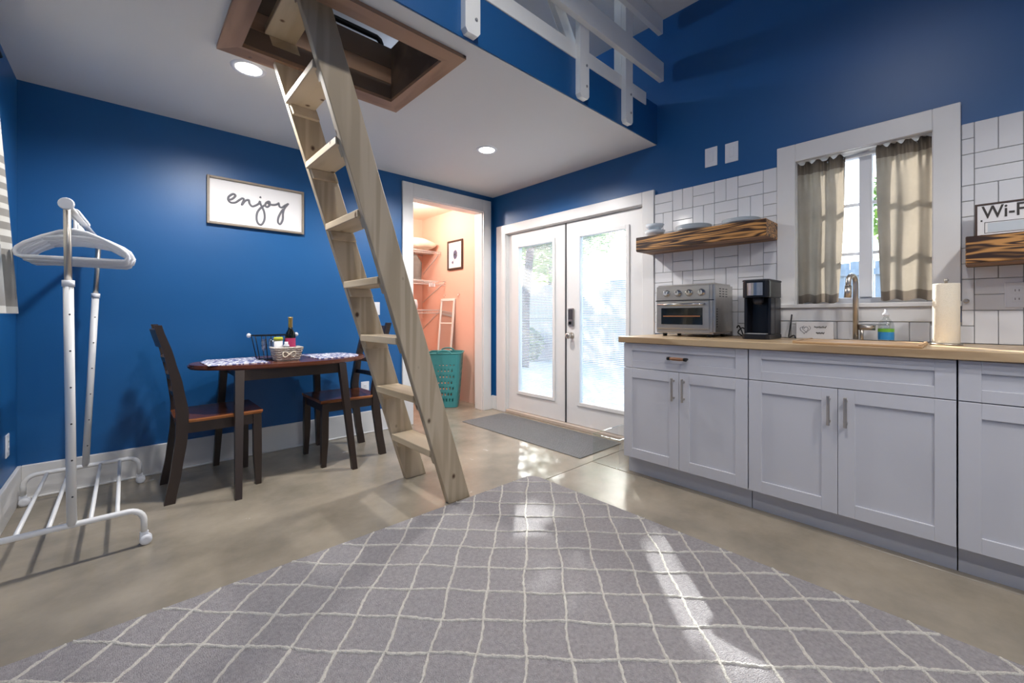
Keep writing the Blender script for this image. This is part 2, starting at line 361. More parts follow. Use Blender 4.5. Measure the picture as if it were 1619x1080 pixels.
trim('trim_3', [(XB-.024, XB, 1.675, DY0+.012, 0, 2.048), (XB-.024, XB, DY1-.012, 3.585, 0, 2.048), (XB-.024, XB, DY0+.012, DY1-.012, DZ-.014, 2.048)], label='white casing around the glazed double doors')
trim('trim_4', [(XB, XB+.14, DY0, DY0+.02, .0, DZ), (XB, XB+.14, DY1-.02, DY1, 0, DZ), (XB, XB+.14, DY0+.02, DY1-.02, DZ-.02, DZ)], label='white jamb of the glazed double doors')
trim('trim_5', [(XB-.02, XB+.14, DY0+.02, DY1-.02, 0, .03)], 'threshold', 'pale tan threshold under the double doors')
trim('trim_6', [(XB-.024, XB, .024, WY0+.003, 1.118, 2.118), (XB-.024, XB, WY1-.003, .826, 1.118, 2.118), (XB-.024, XB, WY0+.003, WY1-.003, WZ1-.003, 2.118), (XB-.02, XB, .03, .822, 1.02, 1.1), (XB-.036, XB+.09, .02, .83, 1.1, 1.125)], label='wide white casing with sill around the kitchen window')
# hatch trim & lining
h = thing('hatch_frame', 'brown stained wooden frame around the loft hatch', None, (.8, 2.15, ZL), kind='structure'); h.name = 'trim_7'; ROOT['trim_7'] = (.8, 2.15, ZL)
T0, T1, U0, U1 = .33, 1.297, 1.762, 2.53
for nm, poly, m in (('frame_board', [(T0, U0), (T1, U0), (HX1, HY0), (HX0, HY0)], 'walnut'), ('frame_board', [(T0, U1), (T1, U1), (HX1, HY1), (HX0, HY1)], 'walnut'),
                    ('frame_board', [(T0, U0), (T0, U1), (HX0, HY1), (HX0, HY0)], 'walnut_y'), ('frame_board', [(T1, U0), (T1, U1), (HX1, HY1), (HX1, HY0)], 'walnut_y')):
    obj(nm, prism(bmesh.new(), poly, 'z', ZL-.02, ZL-.001), m, h)
for a, m in (((HX0-.028, HX0, HY0, HY1), 'dark_ply'), ((HX1, HX1+.028, HY0, HY1), 'dark_ply'), ((HX0-.028, HX1+.028, HY0-.028, HY0), 'dark_ply')):
    obj('lining_board', box(a[0], a[1], a[2], a[3], ZL+.001, 2.712), m, h)
for z0, z1, m in ((ZL+.001, 2.49, 'dark_ply'), (2.492, 2.585, 'walnut'), (2.587, 2.712, 'dark_ply')):
    obj('lining_board', box(HX0-.028, HX1+.028, HY1, HY1+.028, z0, z1, .002), m, h)

# ------------------------------------------------------------------ backsplash tiles (children of the right wall)
s = .1545; z0t = .924; y0t = 1.524; g = .0013; tz = .012
TM = {}
def tile(y0, y1, z0, z1):
    if z0 < .93: z0 = .9155
    if y1-y0 < .012 or z1-z0 < .012: return
    key = (round(y1-y0, 4), round(z1-z0, 4))
    if key not in TM:
        b = box(-tz, 0, -(y1-y0)/2, (y1-y0)/2, -(z1-z0)/2, (z1-z0)/2, .0022); me = bpy.data.meshes.new('tile'); b.to_mesh(me); b.free(); me.materials.append(MATS['tile_white']); TM[key] = me
    o = bpy.data.objects.new('tile', TM[key]); C.objects.link(o); o.parent = wall_r
    o.location = (XB-.003, (y0+y1)/2, (z0+z1)/2); o.rotation_euler = (0, random.uniform(-.004, .004), random.uniform(-.004, .004))
def clip_tile(y0, y1, z0, z1):
    y1 = min(y1, 1.672)
    # keep clear of the window casing: y .022-.828, z>1.02
    if z1 > 1.02 and y1 > .022 and y0 < .828:
        if y0 >= .022 and y1 <= .828:
            if z0 < 1.02: tile(y0, y1, z0, 1.018)
            return
        if z0 < 1.02: z1 = min(z1, z1)
        if y0 < .828 < y1: y0 = .829
        elif y0 < .022 < y1: y1 = .021
    tile(y0, y1, z0, z1)
for i in range(-1, 14):
    for j in range(7):
        ya = y0t-(i+1)*s; yb = ya+s; za = z0t+j*s; zb = za+s
        if (i+j) % 2 == 0:   # horizontal courses or upright pair
            clip_tile(ya+g, ya+s/2-g, za+g, zb-g); clip_tile(ya+s/2+g, yb-g, za+g, zb-g)
        else:
            clip_tile(ya+g, yb-g, za+g, za+s/2-g); clip_tile(ya+g, yb-g, za+s/2+g, zb-g)
gb = bmesh.new(); zg = .9145
B(gb, XB-.005, XB-.0005, y0t-14*s, .022, zg, z0t+7*s); B(gb, XB-.005, XB-.0005, .828, 1.674, zg, z0t+7*s); B(gb, XB-.005, XB-.0005, .022, .828, zg, 1.02)
obj('grout', gb, 'grout', wall_r)

# ------------------------------------------------------------------ french doors
def door(name, y0, y1, label, slats):
    d = thing(name, label, None, (XB+.05, (y0+y1)/2, .03), kind='structure')
    x0, x1 = XB+.025, XB+.068; zb, zt = .034, DZ-.026
    gy0, gy1 = y0+.16, y1-.165; gz0, gz1 = .245, 1.79
    for a in ((y0, gy0, zb, zt), (gy1, y1, zb, zt)): obj('stile', box(x0, x1, a[0], a[1], a[2], a[3]), 'trim_white', d)
    for a in ((gy0, gy1, zb, gz0), (gy0, gy1, gz1, zt)): obj('rail', box(x0, x1, a[0], a[1], a[2], a[3]), 'trim_white', d)
    bm = bmesh.new(); k = .03
    for a in ((gy0-k, gy0+.004, gz0-k, gz1+k), (gy1-.004, gy1+k, gz0-k, gz1+k), (gy0+.004, gy1-.004, gz0-k, gz0+.004), (gy0+.004, gy1-.004, gz1-.004, gz1+k)):
        B(bm, x0-.014, x0, a[0], a[1], a[2], a[3], .003)
    obj('glass_bead', bm, 'trim_white', d)
    obj('pane', box(x0+.008, x0+.012, gy0, gy1, gz0, gz1), 'glass', d); obj('pane', box(x0+.034, x0+.038, gy0, gy1, gz0, gz1), 'hazy_glass', d)
    bm = bmesh.new(); z = gz0+.012
    while z < gz1-.01:
        obox(bm, (x0+.023, gy0+.006, z), (x0+.023, gy1-.006, z), (1, 0, .42), slats, .0012); z += .0165
    tag(obj('blind_slats', bm, 'white_plastic', d), 'thin white blind slats inside the door glass', None, None, 'stuff')
    return d
d1 = door('door_1', 2.612, DY1-.022, 'white glazed door leaf beside the blue corner', .006)
d2 = door('door_2', DY0+.022, 2.606, 'white glazed door leaf with keypad lock and knob', .008)
bx = XB+.025
bm = box(bx-.022, bx, 2.505, 2.575, .955, 1.125, .006, seg=2); lk = obj('keypad_lock', bm, 'nickel', d2)
obj('keypad', box(bx-.024, bx-.021, 2.517, 2.563, 1.02, 1.112, .001), 'dark_grey', lk)
obj('thumb_turn', box(bx-.04, bx-.02, 2.532, 2.55, .972, 1.0, .004), 'black_metal', lk)
bm = bmesh.new(); lathe(bm, [(.03, 0), (.03, .006), (.012, .01), (.012, .035), (.026, .042), (.03, .055), (.026, .068), (.012, .072)], 0, 0, 20, M=Matrix.Translation((bx, 2.54, .868)) @ Matrix.Rotation(-PI/2, 4, 'Y'))
obj('knob', bm, 'nickel', d2)
obj('meeting_strip', box(XB+.018, XB+.024, 2.602, 2.618, .034, DZ-.026), 'dark_grey', d2)
# kitchen window
wd = thing('window_1', 'white kitchen slider window with panes behind taupe curtains', None, (XB+.1, .42, WZ0), kind='structure')
fx0, fx1 = XB+.085, XB+.125
bm = bmesh.new()
for a in ((WY0, WY0+.03, WZ0, WZ1), (WY1-.03, WY1, WZ0, WZ1), (WY0+.03, WY1-.03, WZ0, WZ0+.035), (WY0+.03, WY1-.03, WZ1-.03, WZ1)): B(bm, fx0, fx1, a[0], a[1], a[2], a[3], .003)
obj('window_frame', bm, 'white_plastic', wd)
obj('mullion', box(fx0-.012, fx1-.002, .372, .432, WZ0+.035, WZ1-.03, .003), 'white_plastic', wd)
for ya, yb in ((WY0+.03, .372), (.432, WY1-.03)):
    bm = bmesh.new()
    for z in (1.42, 1.71): B(bm, fx0+.01, fx0+.028, ya, yb, z-.009, z+.009)
    B(bm, fx0+.01, fx0+.028, (ya+yb)/2-.009+(.07 if ya > .4 else -.07), (ya+yb)/2+.009+(.07 if ya > .4 else -.07), WZ0+.035, WZ1-.03)
    obj('muntin', bm, 'white_plastic', wd); obj('pane', box(fx0+.016, fx0+.02, ya, yb, WZ0+.035, WZ1-.03), 'glass', wd)
bm = bmesh.new()
for a in ((WY0, WY0+.006, WZ0, WZ1), (WY1-.006, WY1, WZ0, WZ1), (WY0, WY1, WZ1-.006, WZ1)): B(bm, XB, fx0, a[0], a[1], a[2], a[3])
obj('window_reveal', bm, 'trim_white', wd)
wd2 = thing('window_2', 'white framed window behind the striped curtain', None, (XL-.08, 2.5, LZ0), kind='structure')
bm = bmesh.new()
for a in ((LY0, LY0+.04, LZ0, LZ1), (LY1-.04, LY1, LZ0, LZ1), (LY0+.04, LY1-.04, LZ0, LZ0+.04), (LY0+.04, LY1-.04, LZ1-.04, LZ1)): B(bm, XL-.1, XL-.05, a[0], a[1], a[2], a[3])
obj('window_frame', bm, 'white_plastic', wd2); obj('pane', box(XL-.08, XL-.076, LY0+.04, LY1-.04, LZ0+.04, LZ1-.04), 'glass', wd2)

# ------------------------------------------------------------------ recessed lights
LL = ['round recessed ceiling light glowing beside the loft hatch', 'round recessed ceiling light glowing near the double doors']
for i, (x, y, z, p) in enumerate(DOWN):
    t = thing('recessed_light', LL[i] if i < 2 else 'round unseen recessed light in the low rear ceiling' if i < 6 else 'round fill light added in the high white ceiling', 'ceiling light', (x, y, z), 'recessed lights in the rear ceiling' if 1 < i < 6 else None if i == 6 else 'recessed lights under the loft')  # high ceiling light is an added fill with no known fixture
    bm = bmesh.new(); lathe(bm, [(.062, z-.003), (.064, z-.007), (.082, z-.005), (.085, z-.0005)], x, y, 32, False, False); obj('trim_ring', bm, 'white_plastic', t)
    bm = bmesh.new(); lathe(bm, [(.062, z-.004), (.04, z-.006), (.001, z-.0065)], x, y, 32, False, True); obj('lens', bm, 'lamp_lens', t)
    spot((x, y, z-.02), p, 165 if i < 6 else 166, .5)

# ------------------------------------------------------------------ loft railing
lr = thing('loft_railing', 'white painted timber railing along the loft edge', 'railing', (1.3, 1.64, 2.42))
pf, pb = 1.622, LYE-.006
def post(x, z0=2.415, z1=3.34):
    poly = [(x-.045, z0+.02), (x-.03, z0), (x+.03, z0), (x+.045, z0+.02), (x+.045, z1), (x-.045, z1)]
    o = obj('post', prism(bmesh.new(), poly, 'y', pf, pb), 'white_paint', lr)
    for z in (2.495, 2.625):
        bm = bmesh.new(); lathe(bm, [(.008, 0), (.008, .004), (.004, .006)], 0, 0, 10, M=Matrix.Translation((x+.02, pf, z)) @ Matrix.Rotation(PI/2, 4, 'X')); obj('bolt', bm, 'grey_plastic', o)
for x in (-.3, .35, 1.235): post(x)
post(2.11, z1=2.95); post(2.62)
obj('post', box(2.575, 2.665, 1.661, 1.718, 2.752, 3.34), 'white_paint', lr)
obj('rail', box(XL+.01, 2.905, pb-.006, pb+.018, 2.655, 2.75, .002), 'white_paint', lr)
obj('rail', box(XL+.01, 3.045, pf-.038, pf, 2.858, 3.0, .002), 'white_paint', lr)
obj('rail', box(XL+.01, 3.03, pf-.038, pf, 3.215, 3.335, .002), 'white_paint', lr)
obj('brace', obox(bmesh.new(), (2.09, 1.71, 2.755), (1.70, 1.71, 3.29), (1, 0, 0), .089, .038, .002), 'white_paint', lr)
# grab handle by the hatch
t = tag(obj('grab_handle', tube(bmesh.new(), [(1.19, 2.52, 2.712), (1.19, 2.52, 2.775), (1.18, 2.52, 2.795), (1.16, 2.52, 2.805), (.72, 2.52, 2.805), (.7, 2.52, 2.795), (.69, 2.52, 2.775), (.69, 2.52, 2.712)], .016, 12), 'black_metal'), 'black pipe grab handle beside the loft hatch', 'handle')
# loft lamp on the far loft wall: throws the stripes through the railing
t = thing('wall_lamp', 'small white wall lamp up in the loft', 'lamp', (2.3, YA-.06, 3.22))
obj('lamp_plate', box(2.25, 2.35, YA-.02, YA, 3.16, 3.28, .004), 'white_metal', t)
bm = bmesh.new(); lathe(bm, [(.02, 3.17), (.035, 3.19), (.04, 3.22), (.03, 3.25), (.01, 3.26)], 2.3, YA-.06, 20); obj('bulb', bm, 'bulb', t)
pl = bpy.data.lights.new('loft_bulb', 'POINT'); pl.energy = 34; pl.color = (.8, .9, 1); pl.shadow_soft_size = .05
po = bpy.data.objects.new('loft_bulb', pl); C.objects.link(po); po.location = (2.3, YA-.13, 3.22)

# ================================================================== LADDER
ld = thing('loft_ladder', 'pine ladder with plank treads leaning up into the hatch', 'ladder', (1.38, 2.22, 0))
k = .3185; xf = lambda z: 1.328-k*z; W = .147
for y0, y1 in ((1.965, 2.003), (2.45, 2.488)):
    zt = 2.98
    poly = [(xf(0), 0), (xf(0)+W, 0), (xf(zt)+W, zt), (xf(zt), zt)]
    bm = bmesh.new(); prism(bm, poly, 'y', y0, y1); bmesh.ops.bevel(bm, geom=list(bm.edges), offset=.003, segments=1, affect='EDGES')
    obj('rail', bm, 'pine', ld)
for z in (.312, .625, .94, 1.25, 1.57, 1.895, 2.215, 2.53):
    tr = obj('tread', box(xf(z)-.004, xf(z)+W-.006, 2.003, 2.45, z-.038, z, .003), 'pine_tread', ld)
    zc = z-.04
    for y0, y1 in ((2.003, 2.03), (2.423, 2.45)):
        poly = [(xf(zc)+.004, zc), (xf(zc)+W-.012, zc), (xf(zc)+W+.004, zc-.045), (xf(zc)+.02, zc-.045)]
        bm = bmesh.new(); prism(bm, poly, 'y', y0, y1); obj('cleat', bm, 'pine_tread', ld)

# ================================================================== KITCHEN
CF = 2.46
def shaker(bm_y0, y1, z0, z1, x, st=.062):
    y0 = bm_y0; bm = bmesh.new()
    for a in ((y0, y0+st, z0, z1), (y1-st, y1, z0, z1), (y0+st, y1-st, z0, z0+min(st, (z1-z0)*.3)), (y0+st, y1-st, z1-min(st, (z1-z0)*.3), z1)):
        B(bm, x, x+.02, a[0], a[1], a[2], a[3], .0012)
    B(bm, x+.009, x+.019, y0+st-.004, y1-st+.004, z0+.03, z1-.03); return bm
def bar_handle(parent, y, z0, z1, m='nickel'):
    bm = bmesh.new(); B(bm, CF-.034, CF-.024, y-.006, y+.006, z0, z1, .002)
    for z in (z0+.018, z1-.018): B(bm, CF-.026, CF+.001, y-.005, y+.005, z-.005, z+.005)
    obj('handle', bm, m, parent)
def cabinet(y0, y1, label, drawer_pull):
    t = thing('base_cabinet', label, 'cabinet', (2.77, (y0+y1)/2, 0), 'white shaker base cabinets')
    obj('body', box(CF+.0215, 3.06, y0+.001, y1-.001, .115, .874), 'cabinet_white', t)
    obj('toe_kick', box(2.525, 3.06, y0+.001, y1-.001, 0, .1145), 'cabinet_white', t)
    q = .002
    dr = obj('drawer_front', shaker(y0+q, y1-q, .712, .872, CF), 'cabinet_white', t); ym = (y0+y1)/2
    if drawer_pull:
        bm = bmesh.new(); tube(bm, [(CF-.03, ym-.045, .792), (CF-.033, ym-.02, .792), (CF-.033, ym+.02, .792), (CF-.03, ym+.045, .792)], [.008, .0105, .0105, .008], 12); hd = obj('handle', bm, 'copper_wood', dr)
        for s_ in (-1, 1):
            bm = bmesh.new(); tube(bm, [(CF, ym+s_*.05, .792), (CF-.03, ym+s_*.05, .792)], .008, 10); tube(bm, [(CF-.03, ym+s_*.043, .792), (CF-.03, ym+s_*.06, .792)], .0105, 10); obj('handle_end', bm, 'black_metal', hd)
    for a, b, hy in ((y0+q, ym-q/2, ym-.032), (ym+q/2, y1-q, ym+.032)):
        d = obj('door', shaker(a, b, .118, .708, CF), 'cabinet_white', t); bar_handle(d, hy, .535, .675)
    return t
cabinet(.801, 1.567, 'white shaker cabinet with copper drawer pull under the toaster oven', True)
cabinet(.03, .799, 'white shaker sink cabinet with two doors below the faucet', False)
cabinet(-.74, .028, 'white shaker cabinet under the wi-fi sign shelf', False)
tag(obj('countertop', box(2.432, 3.064, -.76, 1.592, .876, .914, .003), 'butcher'), 'long butcher block countertop over the white cabinets', 'countertop')
CT = .9145
t = thing('sink_tray', 'wooden tray board laid over the sink', 'board', (2.68, .37, CT))
obj('board', box(2.47, 2.83, .13, .6, CT, CT+.010, .002), 'board_wood', t)
for y in (.137, .593): obj('lip', box(2.47, 2.83, y-.006, y+.006, CT+.0102, CT+.014, .002), 'board_wood', t)
# toaster oven
t = thing('toaster_oven', 'stainless steel toaster oven with four knobs', 'oven', (2.86, 1.28, CT))
ox0, ox1, oy0, oy1 = 2.715, 3.02, 1.075, 1.475; oz = CT+.02
obj('body', box(ox0, ox1, oy0, oy1, oz, 1.262, .014, seg=3), 'steel', t)
for x in (ox0+.04, ox1-.05):
    for y in (oy0+.05, oy1-.05): lathe_bm = bmesh.new(); lathe(lathe_bm, [(.013, CT), (.016, oz+.001)], x, y, 12); obj('foot', lathe_bm, 'black_plastic', t)
obj('control_panel', box(ox0-.006, ox0+.003, oy0+.03, oy1-.012, 1.16, 1.25, .002), 'steel', t)
for y in (1.155, 1.235, 1.31, 1.388):
    kb = bmesh.new(); lathe(kb, [(.024, 0), (.024, .004), (.019, .006), (.018, .022), (.014, .025)], 0, 0, 20, M=Matrix.Translation((ox0-.006, y, 1.203)) @ Matrix.Rotation(-PI/2, 4, 'Y')); kn = obj('knob', kb, 'chrome', t)
    obj('pointer', box(ox0-.0325, ox0-.0305, y-.002, y+.002, 1.203, 1.219), 'black_plastic', kn)
obj('seam', box(ox0-.003, ox0+.004, oy0+.006, oy1-.004, 1.151, 1.157), 'black_plastic', t)
dr = obj('oven_door', box(ox0-.012, ox0+.002, oy0+.03, oy1-.012, .965, 1.15, .004), 'steel', t)
obj('door_glass', box(ox0-.0145, ox0-.0115, oy0+.07, oy1-.05, .995, 1.105, .001), 'oven_glass', dr)
obj('rack_bar', box(ox0-.0165, ox0-.0146, oy0+.085, oy1-.065, 1.047, 1.053), 'heating', dr)
obj('handle', tube(bmesh.new(), [(ox0-.012, oy0+.06, 1.128), (ox0-.04, oy0+.06, 1.128), (ox0-.04, oy1-.04, 1.128), (ox0-.012, oy1-.04, 1.128)], .008, 10), 'chrome', dr)
obj('crumb_tray', box(ox0-.006, ox0+.002, oy0+.03, oy1-.012, .94, .962, .002), 'steel', t)
for j in range(4):
    for i in range(3): obj('vent_slot', box(ox0+.07+i*.05, ox0+.10+i*.05, oy0-.0008, oy0+.004, 1.175+j*.016, 1.181+j*.016), 'black_plastic', t)
for j in range(8): obj('vent_slot', box(ox0+.03, ox0+.045, oy0-.0008, oy0+.004, .98+j*.016, .987+j*.016), 'black_plastic', t)
# coffee maker
t = thing('coffee_maker', 'black single-cup coffee maker with chrome head', 'coffee maker', (2.84, .848, CT))
cy = .848
def rbox(x0, x1, y0, y1, z0, z1, r): 
    bm = bmesh.new(); pts = []
    for cx_, cy_, a0 in ((x1-r, y1-r, 0), (x0+r, y1-r, 90), (x0+r, y0+r, 180), (x1-r, y0+r, 270)):
        for k_ in range(5): a = math.radians(a0+k_*22.5); pts.append((cx_+r*math.cos(a), cy_+r*math.sin(a)))
    prism(bm, pts, 'z', z0, z1); bmesh.ops.bevel(bm, geom=[e for e in bm.edges if abs(e.verts[0].co.z-e.verts[1].co.z) < 1e-6], offset=.003, segments=2, affect='EDGES'); return bm
obj('base', rbox(2.71, 2.98, cy-.074, cy+.074, CT, CT+.028, .03), 'black_plastic', t)
obj('drip_grate', box(2.722, 2.80, cy-.055, cy+.055, CT+.028, CT+.034, .003), 'grey_plastic', t)
obj('column', rbox(2.83, 2.98, cy-.07, cy+.07, CT+.0285, 1.16, .025), 'black_plastic', t)
for s_ in (-1, 1): obj('side_panel', box(2.76, 2.83, cy+s_*.064-.008, cy+s_*.064+.008, CT+.0285, 1.16, .003), 'black_plastic', t)
hd = obj('head', rbox(2.715, 2.98, cy-.074, cy+.074, 1.1605, 1.255, .035), 'black_plastic', t)
bm = bmesh.new(); pts = []
for k_ in range(13):
    a = math.radians(100+k_*160/12); pts.append((2.79+.094*math.cos(a), cy+.069*math.sin(a)))
prism(bm, pts, 'z', 1.172, 1.246); obj('chrome_cover', bm, 'steel', hd)
obj('lid', rbox(2.712, 2.985, cy-.076, cy+.076, 1.2555, 1.266, .035), 'dark_grey', t)
bm = bmesh.new(); lathe(bm, [(.02, 1.12), (.028, 1.135), (.03, 1.16)], 2.775, cy, 18); obj('spout', bm, 'dark_grey', t)
bm = tube(bmesh.new(), smooth([(2.96, 1.03, CT+.06), (2.93, 1.01, CT+.075), (2.9, .985, CT+.05), (2.89, .965, CT+.012), (2.92, .945, CT+.006), (2.96, .965, CT+.03), (2.97, 1.0, CT+.06), (2.95, 1.02, CT+.03), (2.94, .99, CT+.008)]), .0042, 8)
tag(obj('power_cord', bm, 'black_plastic'), 'black coiled power cord between oven and coffee maker', 'cord')
bm = tube(bmesh.new(), smooth([(3.06, .745, 1.06), (3.045, .748, 1.0), (3.03, .752, CT+.03), (3.0, .745, CT+.006), (2.96, .71, CT+.02), (2.93, .695, CT+.006)]), .004, 8)
tag(obj('power_cord', bm, 'black_plastic'), 'black power cord hanging down the tile behind the coffee maker', 'cord')
# faucet
t = thing('faucet', 'brushed nickel gooseneck kitchen faucet', 'faucet', (2.95, .418, CT))
bm = bmesh.new(); lathe(bm, [(.028, CT), (.028, CT+.006), (.02, CT+.01)], 2.95, .418, 20); obj('base_ring', bm, 'nickel', t)
pts = [(2.95, .418, CT+.005), (2.95, .418, 1.22)]
for k_ in range(9):
    a = PI*k_/8; pts.append((2.95-.038+.038*math.cos(a), .418+.01*(1-math.cos(a)), 1.235+.038*math.sin(a)))
pts += [(2.873, .439, 1.20)]
obj('neck', tube(bmesh.new(), pts, .0125, 14), 'nickel', t)
obj('spray_head', tube(bmesh.new(), [(2.874, .438, 1.215), (2.872, .44, 1.15)], [.0155, .0165], 14), 'nickel', t)
obj('valve', tube(bmesh.new(), [(2.95, .405, .988), (2.95, .335, .988)], .014, 14), 'nickel', t)
obj('lever', tube(bmesh.new(), [(2.95, .345, .995), (2.935, .34, 1.0), (2.90, .335, 1.004)], .005, 8), 'nickel', t)
obj('side_pipe', tube(bmesh.new(), [(2.95, .392, CT), (2.95, .392, .985)], .008, 10), 'nickel', t)
# soap bottle
t = thing('soap_bottle', 'clear dish soap bottle with blue and green label', 'bottle', (2.95, .293, CT))
bm = bmesh.new(); lathe(bm, [(.03, CT), (.033, CT+.005), (.033, CT+.085), (.028, CT+.105), (.012, CT+.125), (.012, CT+.135)], 2.95, .293, 24); obj('body', bm, 'drinking_glass', t)
bm = bmesh.new(); lathe(bm, [(.0335, CT+.012), (.0335, CT+.052)], 2.95, .293, 24, False, False); obj('label', bm, 'soap_blue', t)
bm = bmesh.new(); lathe(bm, [(.0336, CT+.053), (.0336, CT+.07)], 2.95, .293, 24, False, False); obj('label_band', bm, 'soap_green', t)
bm = bmesh.new(); lathe(bm, [(.014, CT+.1355), (.014, CT+.15), (.006, CT+.155), (.005, CT+.17)], 2.95, .293, 16); obj('cap', bm, 'white_plastic', t)
# paper towels
t = thing('paper_towel_roll', 'roll of white paper towels standing on the counter', 'paper towels', (2.85, .07, CT))
bm = bmesh.new(); lathe(bm, [(.056, CT), (.056, CT+.008)], 2.85, .07, 28); obj('stand', bm, 'nickel', t)
bm = bmesh.new(); lathe(bm, [(.045, CT+.0085), (.0465, CT+.012), (.0465, CT+.285), (.045, CT+.289), (.016, CT+.289), (.016, CT+.27)], 2.85, .07, 36, True, False); obj('roll', bm, 'towel_paper', t)
bm = bmesh.new(); lathe(bm, [(.006, CT+.26), (.006, CT+.30), (.01, CT+.305), (.004, CT+.312)], 2.85, .07, 12); obj('rod', bm, 'nickel', t)
# small heart sign
t = thing('counter_sign', 'small white block sign with a scribbled heart', 'sign', (3.04, .622, CT))
obj('block', box(3.022, 3.044, .53, .714, CT, 1.017, .002), 'paper_white', t)
def pen(pts2, x, w, m, parent, name='drawn_line', dx=-.001):
    """flat raised pen stroke on a plane facing -x; pts2 are (y, z)"""
    obj(name, tube(bmesh.new(), [(x, a, b) for a, b in pts2], w, 6), m, parent)
hp = []
for k_ in range(40):
    a = 2*PI*k_/39; hp.append((.672-.017*(math.sin(a)**3)*1.2, .968+.0016*(13*math.cos(a)-5*math.cos(2*a)-2*math.cos(3*a)-math.cos(4*a))*.9))
pen(hp, 3.0215, .0013, 'ink_grey', t, 'heart'); pen([(a-.012, b+.006) for a, b in hp[6:34]], 3.0215, .0011, 'ink_grey', t, 'heart')
# the lettering here is too small to read in the photograph: two soft rows of pen strokes
for zr, ya, yb in ((.985, .622, .562), (.95, .612, .572)):
    pts2 = [(ya+(yb-ya)*i/22, zr+.0055*math.sin(i*2.1)+.002*math.sin(i*.9)) for i in range(23)]
    pen(pts2, 3.0215, .0016, 'ink_dark', t, 'pen_stroke')
# outlet by the right shelf, small knob on the tile
def plate(name, label, cat, loc, face, w, h, kind, group=None):
    """wall plate; face = 'x-','x+','y-' outward direction"""
    t = thing(name, label, cat, loc, group); L = Vector(loc)
    def bx_(u0, u1, v0, v1, d0, d1, bev=0):
        if face == 'x-': return box(L.x-d1, L.x-d0, L.y+u0, L.y+u1, L.z+v0, L.z+v1, bev)
        if face == 'x+': return box(L.x+d0, L.x+d1, L.y+u0, L.y+u1, L.z+v0, L.z+v1, bev)
        return box(L.x+u0, L.x+u1, L.y-d1, L.y-d0, L.z+v0, L.z+v1, bev)
    obj('plate', bx_(-w/2, w/2, -h/2, h/2, 0, .006, .002), 'white_plastic', t)
    if kind == 'switch':
        obj('rocker', bx_(-.016, .016, -.033, .033, .006, .009, .001), 'white_plastic', t)
    else:
        for v in (-.02, .02):
            o = obj('socket', bx_(-.017, .017, v-.014, v+.014, .006, .008, .001), 'white_plastic', t)
            for u in (-.006, .006): obj('slot', bx_(u-.001, u+.001, v-.004, v+.006, .008, .0086), 'dark_grey', o)
    return t
plate('light_switch', 'white switch plate on the blue wall, the one nearer the double doors', 'switch', (XB, 1.243, 2.188), 'x-', .086, .135, 'none_' if False else 'switch')
plate('light_switch', 'white switch plate on the blue wall, the one nearer the window', 'switch', (XB, 1.105, 2.182), 'x-', .086, .135, 'switch')
plate('wall_outlet', 'white outlet on the tile under the wi-fi sign shelf', 'outlet', (XB-.0155, -.155, 1.15), 'x-', .075, .118, 'outlet')
plate('wall_outlet', 'white outlet low on the left wall by the rack', 'outlet', (XL, 3.388, .375), 'x+', .075, .118, 'outlet')
plate('wall_outlet', 'white outlet low on the back wall behind the dining chair', 'outlet', (1.578, YA, .404), 'y-', .075, .118, 'outlet')
plate('light_switch', 'white switch plate on the back wall beside the ladder', 'switch', (1.68, YA, 1.12), 'y-', .075, .118, 'switch')
bm = bmesh.new(); lathe(bm, [(.011, 0), (.011, .008), (.006, .012)], 0, 0, 16, M=Matrix.Translation((XB-.0155, .006, 1.125)) @ Matrix.Rotation(-PI/2, 4, 'Y'))
tag(obj('tile_hook', bm, 'nickel'), 'tiny round knob on the tile beside the paper towels', 'hook')
# floating shelves
def shelf(y0, y1, z0, z1, label, xf_=2.835):
    t = thing('floating_shelf', label, 'shelf', (2.95, (y0+y1)/2, z0))
    obj('plank', box(xf_, 3.0645, y0, y1, z0+.004, z1, .003), 'burnt_pine', t)
    obj('underside', box(xf_+.004, 3.0645, y0+.004, y1-.004, z0, z0+.0038), 'burnt_under', t)
shelf(.822, 1.70, 1.535, 1.642, 'burnt wood floating shelf holding bowls and plates')
shelf(-.72, .008, 1.29, 1.415, 'burnt wood floating shelf holding the wi-fi sign')
def bowl(y, z, r, h, label):
    bm = bmesh.new(); lathe(bm, [(r*.45, z), (r*.5, z+.004), (r*.85, z+h*.5), (r, z+h), (r-.003, z+h), (r*.82, z+h*.5), (r*.4, z+.008)], 2.935, y, 32); return tag(obj('bowl', bm, 'plate_grey'), label, 'bowl')
bowl(1.60, 1.6425, .075, .05, 'pale glass bowl at the bottom of the stack on the shelf')
bowl(1.60, 1.6935, .068, .045, 'pale glass bowl at the top of the stack on the shelf')
def plates(y, r, n, label, cat='plates'):
    for i in range(n):
        z = 1.6425+i*.0085
        bm = bmesh.new(); lathe(bm, [(r*.55, z), (r*.6, z+.002), (r, z+.014), (r-.001, z+.016), (r*.6, z+.006), (.002, z+.006)], 2.94, y, 36, True, True)
        tag(obj('plate', bm, 'plate_grey'), label, 'plate', label+' stack')
plates(1.31, .118, 4, 'pale grey plate stacked in the middle of the burnt wood shelf')
plates(1.0, .112, 3, 'pale grey plate stacked at the window end of the shelf')
